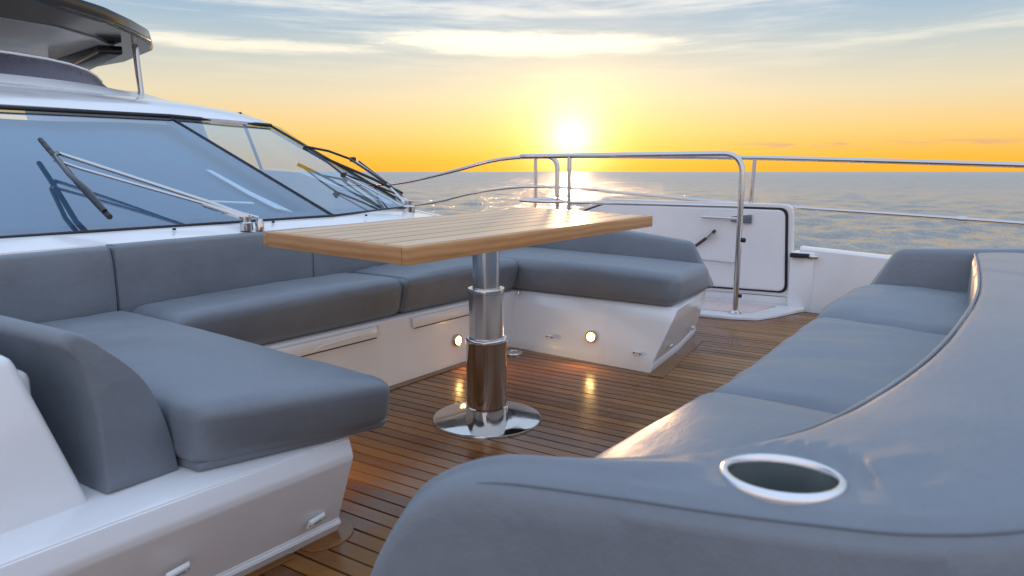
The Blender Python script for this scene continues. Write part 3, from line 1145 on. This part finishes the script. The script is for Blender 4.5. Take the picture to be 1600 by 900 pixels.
    # --- backrest of the near arm, ends in a broad rounded cheek
    prof = catmull([(0.671, 0.300, 0), (0.669, 0.40, 0), (0.664, 0.49, 0), (0.645, 0.575, 0), (0.622, 0.612, 0), (0.632, 0.634, 0), (0.662, 0.624, 0), (0.697, 0.592, 0),
                    (0.742, 0.545, 0), (0.775, 0.495, 0), (0.800, 0.42, 0), (0.815, 0.35, 0), (0.822, 0.292, 0)], 3)
    cy, cz = 0.735, 0.45
    lev = []
    for (x, f) in ((-1.368, 0.90), (-1.369, 0.945), (-1.373, 0.975), (-1.380, 0.993), (-1.390, 1.0), (-1.7, 1.0), (-2.05, 1.0), (-2.42, 1.0)):
        lev.append([(x - 0.05 * max(0, p.y - 0.4) + 0.0012 * noise.noise(Vector((x * 9, p.x * 12, p.y * 12))), cy + (p.x - cy) * f, cz + (p.y - cz) * f) for p in prof])
    loft('back_cushion', lev, LEATHER, root)
    tag(root, 'U-shaped grey cushioned sofa on a white moulded base below the windscreen', 'sofa')


build_sofa()


# ------------------------------------------------------------------ bench at the bow side, with arm and cup holder
CUP = Vector((-0.121, 0.660, 0.643))
CUP_AX = Vector((-0.03, 0.06, 1))


def build_bench():
    root = empty('bow_bench')
    base = [(-0.40, 0.62), (-0.33, 3.30), (0.60, 3.30), (0.60, 0.62)]
    b2 = [(-0.47, 0.55), (-0.38, 3.42), (0.66, 3.42), (0.66, 0.60)]
    loft('base', [[(x, yv, -0.003) for x, yv in base], [(x, yv, 0.03) for x, yv in base], [(x, yv, 0.26) for x, yv in b2], [(x, yv, 0.296) for x, yv in b2]], GEL, root, 0.01)
    z0, z1 = 0.298, 0.470
    def seat(y0, y1, y2, y3, x0, x1, seed, zt=z1, wr=0.008):
        # y0,y1 at the front, y3,y2 at the back
        return pad('seat_cushion', [(x0, y0, z0), (0.16, y3, z0), (0.16, y2, z0), (x1, y1, z0),
                                    (x0 + 0.01, y0, zt), (0.16, y3, zt), (0.16, y2, zt), (x1 + 0.01, y1, zt)], LEATHER, root,
                   r=0.058, crown=0.030, wr=wr, wdir=(0.5, 1.7, 0.7), seed=seed, puff=0.006, wfreq=7.0)
    seat(0.60, 1.462, 1.375, 0.60, -0.545, -0.455, 21, 0.472, 0.003)
    seat(1.470, 2.450, 2.300, 1.383, -0.455, -0.395, 22, 0.466)
    seat(2.460, 3.20, 3.20, 2.310, -0.395, -0.365, 23, 0.466)
    # far end backrest
    pad('back_cushion', [(-0.315, 3.19, 0.40), (0.50, 3.17, 0.40), (0.50, 3.36, 0.40), (-0.335, 3.38, 0.40),
                         (-0.205, 3.215, 0.622), (0.50, 3.205, 0.66), (0.50, 3.33, 0.66), (-0.215, 3.34, 0.615)], LEATHER, root,
        r=0.025, crown=0, wr=0.001, seed=25, puff=0.004)

    # near arm sweeping round into the backrest: outer crease, inner edge, height
    st = [((-0.515, 0.470), (-0.520, 0.560), 0.40), ((-0.492, 0.482), (-0.500, 0.565), 0.512), ((-0.462, 0.495), (-0.470, 0.568), 0.580),
          ((-0.428, 0.508), (-0.430, 0.572), 0.617),
          ((-0.370, 0.528), (-0.375, 0.612), 0.638), ((-0.265, 0.552), (-0.295, 0.650), 0.643), ((-0.165, 0.570), (-0.205, 0.715), 0.646),
          ((-0.085, 0.585), (-0.140, 0.800), 0.650), ((0.0, 0.605), (-0.098, 0.890), 0.656), ((0.085, 0.645), (-0.058, 0.990), 0.670),
          ((0.175, 0.745), (-0.020, 1.110), 0.690), ((0.245, 0.950), (0.012, 1.330), 0.704), ((0.280, 1.40), (0.035, 1.70), 0.700), ((0.295, 2.30), (0.042, 2.40), 0.672), ((0.30, 3.20), (0.045, 3.20), 0.628)]
    O = catmull([(a[0], a[1], h) for a, b, h in st], 6)
    I = catmull([(b[0], b[1], h) for a, b, h in st], 6)
    rows = []
    for k, (o, i) in enumerate(zip(O, I)):
        w = (i - o)
        wl = w.length
        wn = w.normalized()
        h = o.z
        r = min(0.035, wl * 0.45)
        RO = min(0.036, wl * 0.40)
        sec = []
        # outer face, leaning a little outwards towards the bottom
        for zz in (0.0, 0.15, 0.3, 0.45, 0.6, 0.8, 0.97):
            zv = 0.18 + (h - RO - 0.18) * zz
            sec.append(o - wn * (0.030 * (1 - zz)) + Vector((0, 0, zv - h)))
        for a in (20, 45, 70, 90):
            sec.append(o + wn * (RO * (1 - math.cos(R(a)))) + Vector((0, 0, -RO + RO * math.sin(R(a)))))
        for f in (0.12, 0.25, 0.38, 0.5, 0.62, 0.75, 0.87):
            p = o + wn * (RO + (wl - RO - r) * f)
            sec.append(p + Vector((0, 0, 0.006 * math.sin(math.pi * f))))
        for a in (0, 20, 40, 60, 80, 100):
            sec.append(i - wn * r + wn * (r * math.sin(R(a))) + Vector((0, 0, -r + r * math.cos(R(a)))))
        sec.append(i + wn * 0.004 + Vector((0, 0, 0.44 - h if h > 0.5 else -r * 1.6)))
        sec.append(i + wn * 0.004 + Vector((0, 0, 0.30 - h if h > 0.5 else -r * 2.0)))
        # folds pulled in the cover round the cup hole
        out = []
        for j, p in enumerate(sec):
            q = Vector((p.x - CUP.x, p.y - CUP.y, 0))
            d = q.length
            ang = math.atan2(q.y, q.x)
            amp = 0.0022 * math.exp(-((d - 0.12) / 0.075) ** 2)
            side = abs(math.cos(ang)) ** 1.5
            z = amp * side * (math.sin(ang * 13 + 1.5 * noise.noise(p * 6)) * 0.8)
            z += 0.0022 * noise.noise(Vector((p.x * 9, p.y * 16, p.z * 9)))
            q2_ = p + Vector((0, 0, z * min(1.0, max(0.0, (j - 8) / 3.0), max(0.0, (len(sec) - 5 - j) / 3.0)) if 6 < j < len(sec) - 3 else 0))
            if 10 <= j < len(sec) - 6:
                # the cover is stretched flat under the ring
                wf = max(0.0, min(1.0, (0.084 - d) / 0.020))
                wf = wf * wf * (3 - 2 * wf)
                zr = CUP.z + 0.0045 - (CUP_AX.x * q.x + CUP_AX.y * q.y) / CUP_AX.z
                q2_.z = q2_.z * (1 - wf) + zr * wf
            out.append(q2_)
        rows.append(out)
    # cut the cup hole: skip faces inside it
    bm = bmesh.new()
    V = [[bm.verts.new(p) for p in r_] for r_ in rows]
    for A, B in zip(V[:-1], V[1:]):
        for k in range(len(A) - 1):
            f = bm.faces.new((A[k], A[k + 1], B[k + 1], B[k]))
    bm.faces.new(V[0])
    bm.faces.new(list(reversed(V[-1])))
    bmesh.ops.recalc_face_normals(bm, faces=bm.faces)
    # finer mesh near the hole, then remove what lies inside
    for _ in range(2):
        es = [e for e in bm.edges if all((Vector((v.co.x - CUP.x, v.co.y - CUP.y, 0)).length < 0.15 and v.co.z > 0.58) for v in e.verts)]
        bmesh.ops.subdivide_edges(bm, edges=es, cuts=1, use_grid_fill=True)
    kill = [f for f in bm.faces if f.calc_center_median().z > 0.6 and Vector((f.calc_center_median().x - CUP.x, f.calc_center_median().y - CUP.y, 0)).length < 0.0525]
    bmesh.ops.delete(bm, geom=kill, context='FACES')
    arm = from_bm('arm_cushion', bm, LEATHER, root)
    # stitched seam along the crease and up the corner
    tube('seam', [o + (i - o).normalized() * 0.0100 + Vector((0, 0, -0.0108)) for o, i in zip(O[19:], I[19:])], 0.0013, SEAMDARK, arm, 6)
    tube('piping', [i - (i - o).normalized() * 0.008 + Vector((0, 0, -0.0065)) for o, i in zip(O[40:], I[40:])], [0.0003 + 0.0027 * min(1.0, k / 10) for k in range(len(O) - 40)], LEATHER, arm, 8)

    # cup holder: steel ring and dark well
    ax = CUP_AX
    cup = lathe('cup_holder', [(0.0478, -0.008), (0.0480, 0.000), (0.0492, 0.0026), (0.0522, 0.0036), (0.0550, 0.0028), (0.0568, 0.0002), (0.0572, -0.004), (0.0560, -0.016)], CUP + Vector((0, 0, 0.0060)), STEEL_CUP, root, 72, ax)
    lathe('cup_well', [(0.0476, -0.0035), (0.0462, -0.030), (0.0450, -0.075), (0.040, -0.082), (0.0, -0.082)], CUP + Vector((0, 0, 0.0060)), CUPGLASS, cup, 48, ax)
    tag(root, 'grey cushioned bench across the bow side with a cup holder in its arm', 'bench')


STEEL_CUP = mat_plain('satin_steel_ring', (0.78, 0.78, 0.80), 0.20, metal=1.0, var=0.03)
build_bench()


# ------------------------------------------------------------------ teak table on a telescopic pedestal
def build_table():
    root = empty('cockpit_table')
    A, B, Cc, D = Vector((-1.815, 1.417, 0)), Vector((-1.134, 1.302, 0)), Vector((-1.095, 2.82, 0)), Vector((-1.884, 3.143, 0))
    def P(u, v, z):
        # u across (rear to front), v along
        p = (A * (1 - u) + B * u) * (1 - v) + (D * (1 - u) + Cc * u) * v
        return (p.x, p.y, z)
    zt, zb = 0.7470, 0.7020
    e, ev = 0.030, 0.014
    def bar(name, u0, u1, v0, v1, z0, z1, mat, parent, bev=0.0025):
        return hexa(name, [P(u0, v0, z0), P(u1, v0, z0), P(u1, v1, z0), P(u0, v1, z0), P(u0, v0, z1), P(u1, v0, z1), P(u1, v1, z1), P(u0, v1, z1)], mat, parent, bev, 2)
    top = bar('tabletop', e, 1 - e, ev, 1 - ev, zb + 0.004, zt - 0.0010, SEAMTEAK, root, 0)
    bar('edge_board', 1 - e + 0.0005, 1, 0, 1, zb, zt, EDGE_Y, top)
    bar('edge_board', 0, e - 0.0005, 0, 1, zb, zt, EDGE_Y, top)
    bar('edge_board', e, 1 - e, 0, ev - 0.0005, zb, zt, EDGE_X, top)
    bar('edge_board', e, 1 - e, 1 - ev + 0.0005, 1, zb, zt, EDGE_X, top)
    n = 7
    for k in range(n):
        u0 = e + (1 - 2 * e) * k / n + 0.0062
        u1 = e + (1 - 2 * e) * (k + 1) / n - 0.0062
        bar('slat', u0, u1, ev + 0.0005, 1 - ev - 0.0005, zt - 0.003, zt + 0.0002, SLAT, top, 0.0)
    px, py = -1.457, 2.11
    lathe('base_plate', [(0.205, -0.002), (0.2055, 0.006), (0.2035, 0.010), (0.199, 0.0115), (0.082, 0.0125), (0.0, 0.0125)], (px, py, 0.0), STEEL, root, 96)
    lathe('lower_sleeve', [(0.0795, 0.012), (0.0795, 0.058), (0.0765, 0.060), (0.0765, 0.300), (0.0785, 0.303), (0.0785, 0.318), (0.076, 0.321), (0.062, 0.321)], (px, py, 0.0), STEEL, root, 72)
    lathe('middle_tube', [(0.0645, 0.300), (0.0645, 0.488), (0.0685, 0.490), (0.0690, 0.500), (0.0675, 0.507), (0.0520, 0.507)], (px, py, 0.0), SATIN, root, 72)
    lathe('upper_tube', [(0.0500, 0.480), (0.0500, 0.695)], (px, py, 0.0), SATIN, root, 64)
    box('top_bracket', px - 0.16, px + 0.16, py - 0.14, py + 0.14, 0.692, 0.7025, SATIN, root, 0.004)
    tag(root, 'slatted teak table on a telescopic chrome pedestal in the middle of the deck', 'table')


build_table()


# ------------------------------------------------------------------ cabin front: cowl, windscreen, roof
A1 = Vector((-2.60, 1.28, 0.720))
A0 = Vector((-2.67, 0.30, 0.715))
AM = Vector((-2.80, -0.6, 0.71))
B1 = Vector((-2.560, 2.41, 0.720))
B2 = Vector((-2.85, 3.30, 0.720))
T0 = Vector((-3.90, 0.30, 1.20))
TM = Vector((-3.98, -0.5, 1.19))
T1 = Vector((-3.83, 2.41, 1.230))
T2 = Vector((-3.95, 3.20, 1.225))


def build_cabin():
    root = empty('yacht_cabin')
    # glass panes with their dark borders and the added blue panels behind
    def pane(name, a, b, t, s, tint_mat, label=None):
        """a,b bottom corners, s,t top corners above a,b"""
        n = (b - a).cross(s - a).normalized()
        if n.z < 0:
            n = -n
        def q(u, v, off):
            return (a * (1 - u) + b * u) * (1 - v) + (s * (1 - u) + t * u) * v + n * off
        N = 10
        g = grid(name, [[q(i / N, j / N, 0.0 + 0.012 * math.sin(math.pi * i / N) * math.sin(math.pi * j / N)) for i in range(N + 1)] for j in range(N + 1)], GLASS, root)
        w = (b - a).length
        hgt = (s - a).length
        bu, bv = 0.055 / w, 0.085 / hgt
        off = -0.012
        # printed border
        bm = bmesh.new()
        o = [bm.verts.new(q(u, v, off)) for u, v in ((0, 0), (1, 0), (1, 1), (0, 1))]
        i_ = [bm.verts.new(q(u, v, off)) for u, v in ((bu, bv), (1 - bu, bv), (1 - bu, 1 - bv * 0.4), (bu, 1 - bv * 0.4))]
        for k in range(4):
            bm.faces.new((o[k], o[(k + 1) % 4], i_[(k + 1) % 4], i_[k]))
        from_bm('glass_border', bm, FRIT, g, False)
        return q
    q0 = pane('windscreen_pane', A0, B1, T1, T0, SKY_TINT)
    pane('windscreen_pane', B1, B2, T2, T1, None)
    qm = pane('windscreen_pane', AM, A0, T0, TM, SKY_TINT)
    # added panels inside; their blue paints the sky reflected in the panes
    def sky_tint_panel(q, u0, u1, v0, v1, off, mat, folds):
        N = 40
        return grid('sky_tint_panel', [[q(u0 + (u1 - u0) * i / N, v0 + (v1 - v0) * j / 6, off + 0.004 * math.sin(i * folds)) for i in range(N + 1)] for j in range(7)], mat, root, 0.003)
    sky_tint_panel(q0, 0.0, 1.03, 0.0, 1.06, -0.07, SKY_TINT, 0.4)
    sky_tint_panel(qm, 0.0, 1.0, 0.0, 1.06, -0.07, SKY_TINT, 0.4)
    box('dashboard', -4.6, -2.90, 0.35, 3.28, 0.60, 0.672, DASH, root, 0.02)
    # white slivers painting a bright gap of light in the glass
    def sliver(pts, name='light_gap_sliver'):
        bm = bmesh.new()
        a = [bm.verts.new(Vector(p)) for p in pts]
        b = [bm.verts.new(Vector(p) + Vector((0, 0, -0.004))) for p in pts]
        bm.faces.new(a)
        bm.faces.new(b)
        n = len(pts)
        for i in range(n):
            bm.faces.new((a[i], a[(i + 1) % n], b[(i + 1) % n], b[i]))
        return from_bm(name, bm, WHITE, root, False)
    W0 = lambda u, v: q0(u, v, -0.045)
    # u along the pane (0 at Y=.3, 1 at the divider), v up the slope
    sliver([W0(0.905, 0.52), W0(0.917, 0.51), W0(0.930, 0.30), W0(0.955, 0.12), W0(0.925, 0.16), W0(0.912, 0.30)])
    sliver([W0(0.800, 0.235), W0(0.800, 0.245), W0(0.893, 0.215), W0(0.893, 0.203)])

    # trims: dark joint between the panes, along the head and the foot
    def strip(name, pts, r, mat=RUBBER):
        return tube(name, pts, r, mat, root, 8)
    strip('mullion', [lerp(B1, T1, k / 8) + Vector((0.0, 0, 0.004)) for k in range(9)], 0.005)
    strip('mullion', [lerp(A0, T0, k / 8) + Vector((0.0, 0, 0.004)) for k in range(9)], 0.005)
    strip('head_seal', [TM + Vector((0, 0, 0.010)), T0 + Vector((0, 0, 0.010)), lerp(T0, T1, 0.5) + Vector((0, 0, 0.010)), T1 + Vector((0, 0, 0.010)), lerp(T1, T2, 0.5) + Vector((0, 0, 0.010)), T2 + Vector((0, 0, 0.010))], 0.011)
    strip('side_seal', [lerp(B2, T2, k / 8) + Vector((0, 0.006, 0.004)) for k in range(9)], 0.008)
    strip('foot_seal', [AM, A0, A1, B1, lerp(B1, B2, 0.5), B2], 0.006)

    # white cowl between sofa and glass
    ys = [-0.6, 0.3, 0.9, 1.28, 1.8, 2.41, 2.8, 3.1, 3.3, 3.42]
    def gx(yv):
        P = [(-0.6, -2.80), (0.3, -2.67), (1.28, -2.60), (2.41, -2.56), (3.30, -2.85), (3.6, -3.1)]
        for (a, b), (c, d) in zip(P[:-1], P[1:]):
            if a <= yv <= c:
                return b + (d - b) * (yv - a) / (c - a)
        return -3.1
    rows = []
    for f in (0.0, 0.08, 0.5, 1.0):
        r_ = []
        for yv in ys:
            xf = -2.45 if yv < 3.0 else -2.45 - 0.20 * ((yv - 3.0) / 0.42) ** 2
            x = xf * (1 - f) + (gx(yv) - 0.03) * f
            z = (0.60, 0.684, 0.706, 0.722)[(0.0, 0.08, 0.5, 1.0).index(f)] - (0.06 * max(0, (yv - 3.2) / 0.22))
            r_.append((x, yv, z))
        rows.append(r_)
    grid('cowl', rows, GEL, root)
    for yv in (1.57, 2.03, 2.60, 0.9):
        lathe('screw', [(0.0, 0.005), (0.006, 0.004), (0.007, -0.004)], (-2.525, yv, 0.7135), RUBBER, root, 10)
    # front bulkhead below the cowl
    box('bulkhead', -2.95, -2.48, -0.6, 3.35, -0.01, 0.60, GEL, root, 0.01)
    # cabin side on the far quarter
    low, foot, eave = [], [], []
    for (x, yv, zt_, ze) in ((-2.62, 3.40, 0.66, 0.66), (-3.0, 3.46, 0.70, 0.74), (-3.4, 3.47, 0.78, 0.90), (-3.97, 3.46, 0.925, 1.225), (-4.4, 3.46, 0.945, 1.345), (-4.9, 3.46, 0.95, 1.41),
                             (-5.5, 3.56, 0.95, 1.49), (-6.5, 3.86, 0.95, 1.645), (-9, 4.06, 0.95, 1.84)):
        low.append((x, yv, zt_))
        foot.append((x, yv + 0.10, -0.01))
        eave.append((x, yv - 0.16 if x < -3.9 else yv - 0.06, ze))
    grid('cabin_side', [foot, low], GEL, root, 0.02)
    grid('cabin_side', [low[5:], eave[5:]], GEL, root, 0.02)
    grid('side_window', [low[1:6], eave[1:6]], GLASS, root)
    tube('side_pillar', [low[4], eave[4]], 0.012, RUBBER, root, 8)

    # roof: rows run across, from the glass head aft
    spec = [(-3.842, -3.962, 3.20, 1.246, 1.241), (-3.95, -4.05, 3.21, 1.290, 1.272), (-4.15, -4.22, 3.25, 1.335, 1.305), (-4.4, -4.45, 3.28, 1.378, 1.353), (-5.0, -5.0, 3.36, 1.455, 1.432), (-5.5, -5.5, 3.44, 1.512, 1.500),
            (-6.5, -6.5, 3.80, 1.66, 1.655), (-9, -9, 4.0, 1.9, 1.85)]
    rows = []
    for (xm, xe, ye, zm, ze) in spec:
        yn = 4.3 - ye
        r_ = []
        for k in range(17):
            f = k / 16
            yv = yn + (ye - yn) * f
            g = abs(2 * f - 1)
            x = xm + (xe - xm) * g ** 3 if f > 0.5 else xm - 0.15 * g ** 2
            r_.append((x, yv, zm + (ze - zm) * g ** 3))
        rows.append(r_)
    grid('roof', rows, GEL, root, 0.02)
    # stepped moulding and tinted visor of the upper deck
    def arch(x0, z0, half, drop, sweep, n=24):
        return [(x0 - sweep * (abs(2 * k / n - 1)) ** 2.5, 2.15 + half * (2 * k / n - 1), z0 - drop * (abs(2 * k / n - 1)) ** 3) for k in range(n + 1)]
    grid('roof_step', [arch(-5.30, 1.500, 1.28, 0.03, 0.35), arch(-5.40, 1.565, 1.26, 0.03, 0.35), arch(-5.9, 1.60, 1.24, 0.02, 0.35)], GEL, root, 0.01)
    half = [(0.0, 1.73), (0.25, 1.729), (0.5, 1.725), (0.69, 1.716), (0.85, 1.698), (0.95, 1.672), (1.02, 1.635), (1.115, 1.556)]
    prof = [(-d, z) for d, z in reversed(half[1:])] + half
    prof = [(d, z, 0.30 * abs(d) ** 2.5) for d, z in prof]
    lowr = [(-5.50 - sw, 2.15 + d, min(1.572, z)) for d, z, sw in prof]
    topr = [(-5.62 - sw, 2.15 + d, z) for d, z, sw in prof]
    grid('visor', [lowr, [lerp(a_, b_, 0.5) for a_, b_ in zip(lowr, topr)], topr, [(x - 0.4, yv, z - 0.02) for x, yv, z in topr]], DARKVINYL, root)
    tube('visor_rim', [(x, yv, z + 0.008) for x, yv, z in topr[1:-1]], 0.010, GEL, root, 8)
    tag(root, 'white cabin front with raked blue windscreen behind the sofa', 'cabin')


build_cabin()


def build_hardtop():
    root = empty('flybridge_hardtop')
    top = [(-5.30, 2.15), (-5.50, 2.60), (-5.663, 2.921), (-5.774, 3.167), (-6.058, 3.54), (-6.336, 3.844), (-6.70, 4.08), (-7.6, 4.32), (-9.2, 4.40)]
    full_t = top + [(x, 4.3 - yv) for x, yv in reversed(top[1:])]
    def ring(sc, z, dx=0.0):
        return [((x + dx), 2.15 + (yv - 2.15) * sc, z) for x, yv in full_t]
    loft('shell', [ring(1.005, 2.075, -0.02), ring(1.012, 2.10), ring(1.0, 2.19), ring(0.97, 2.215, -0.06)], BLACK, root, 0.01)
    # lining panels on the underside
    pan = [(-6.20, 2.30), (-6.22, 3.00), (-6.45, 3.42), (-6.80, 3.78), (-8.6, 3.95), (-8.6, 2.30)]
    prism('lining_panel', pan, 2.060, 2.0735, GEL, root, 0.004)
    pan2 = [(-6.20, 2.0), (-6.22, 1.30), (-6.45, 0.88), (-6.80, 0.52), (-8.6, 0.35), (-8.6, 2.0)]
    prism('lining_panel', pan2, 2.060, 2.0735, GEL, root, 0.004)
    for k in range(2):
        dx = -0.035 * k
        tube('post', [(-6.46 - 0.05 * k, 3.80 + 0.03 * k, 1.60), (-6.50 - 0.05 * k, 3.80 + 0.03 * k, 2.07)], 0.027 if k == 0 else 0.017, STEEL, root, 14)
    hexa('roof_brace', [(-6.75, 3.60, 1.985), (-6.60, 3.74, 1.985), (-8.2, 4.05, 1.90), (-8.2, 3.85, 1.90),
                        (-6.75, 3.60, 2.06), (-6.60, 3.74, 2.06), (-8.2, 4.05, 2.06), (-8.2, 3.85, 2.06)], BLACK, root, 0.01)
    tag(root, 'glossy black hardtop edge over the upper deck with steel post', 'hardtop')


build_hardtop()


# ------------------------------------------------------------------ windscreen wipers
def build_wipers():
    # far wiper, parked up the far pane
    w = empty('windscreen_wiper')
    piv = Vector((-2.640, 3.06, 0.722))
    lathe('pivot', [(0.034, -0.02), (0.034, 0.012), (0.024, 0.022), (0.024, 0.045), (0.0, 0.050)], piv, STEEL, w, 24)
    hexa('arm_head', [(-2.70, 3.045, 0.738), (-2.62, 3.045, 0.738), (-2.62, 3.085, 0.738), (-2.70, 3.085, 0.738),
                      (-2.78, 3.085, 0.800), (-2.66, 3.055, 0.775), (-2.66, 3.085, 0.775), (-2.78, 3.115, 0.800)], STEEL, w, 0.006)
    tube('arm', [(-2.69, 3.075, 0.762), (-3.01, 3.265, 0.866), (-3.345, 3.336, 1.006)], 0.0095, STEEL, w, 10)
    tube('arm', [(-2.66, 3.10, 0.745), (-2.99, 3.29, 0.850), (-3.32, 3.37, 0.995)], 0.006, BLACK, w, 8)
    tube('parallel_rod', [(-2.66, 3.02, 0.742), (-2.99, 2.914, 0.908)], 0.005, STEEL, w, 8)
    bl = tube('blade', [(-3.40, 2.985, 1.070), (-3.22, 3.06, 0.985), (-3.0, 3.16, 0.885), (-2.90, 3.20, 0.835), (-2.84, 3.24, 0.80)], 0.0085, RUBBER, w, 8)
    tube('bridge', [(-3.40, 2.985, 1.082), (-3.33, 3.12, 1.055), (-3.31, 3.27, 1.012), (-3.14, 3.24, 0.945), (-2.95, 3.22, 0.862)], 0.0075, BLACK, bl, 8)
    tube('bridge', [(-3.35, 2.98, 1.052), (-3.17, 2.96, 0.985), (-3.02, 2.93, 0.915), (-2.93, 3.06, 0.862), (-2.80, 3.17, 0.79)], 0.0065, BLACK, bl, 8)
    lathe('elbow', [(0.0, -0.02), (0.022, -0.015), (0.022, 0.012), (0.0, 0.016)], (-3.335, 3.332, 1.008), BLACK, w, 14)
    lathe('elbow', [(0.0, -0.018), (0.018, -0.012), (0.018, 0.012), (0.0, 0.016)], (-2.995, 2.914, 0.912), BLACK, w, 14)
    tag(w, 'steel wiper with black blade parked up the far edge of the windscreen', 'wiper', 'windscreen wipers')

    v = empty('windscreen_wiper')
    piv = Vector((-2.47, 1.852, 0.712))
    lathe('pivot', [(0.026, -0.02), (0.026, 0.010), (0.018, 0.016), (0.018, 0.034), (0.0, 0.037)], piv, STEEL, v, 24)
    lathe('pivot', [(0.018, -0.02), (0.018, 0.010), (0.012, 0.028), (0.0, 0.030)], piv + Vector((0.005, 0.06, -0.004)), STEEL, v, 20)
    hexa('arm_head', [(-2.48, 1.83, 0.735), (-2.455, 1.87, 0.735), (-2.62, 1.80, 0.785), (-2.635, 1.765, 0.785),
                      (-2.48, 1.83, 0.757), (-2.455, 1.87, 0.757), (-2.62, 1.80, 0.807), (-2.635, 1.765, 0.807)], STEEL, v, 0.006)
    tube('arm', [(-2.46, 1.86, 0.748), (-2.62, 1.79, 0.806), (-3.056, 1.515, 0.976), (-3.13, 1.468, 1.004)], 0.0085, STEEL, v, 10)
    tube('arm', [(-2.455, 1.90, 0.742), (-2.60, 1.80, 0.788), (-2.993, 1.481, 0.942), (-3.07, 1.425, 0.975)], 0.0068, STEEL, v, 10)
    bl = tube('blade', [(-2.560, 1.352, 0.770), (-2.65, 1.36, 0.812), (-2.80, 1.378, 0.880), (-3.09, 1.44, 0.985), (-3.30, 1.485, 1.062)], 0.0105, RUBBER, v, 8)
    tube('bridge', [(-2.585, 1.350, 0.790), (-2.70, 1.355, 0.862), (-2.85, 1.37, 0.918), (-3.07, 1.425, 0.990), (-3.13, 1.468, 1.004)], 0.0095, BLACK, bl, 8)
    tag(v, 'steel double-arm wiper lying across the near windscreen pane', 'wiper', 'windscreen wipers')


build_wipers()
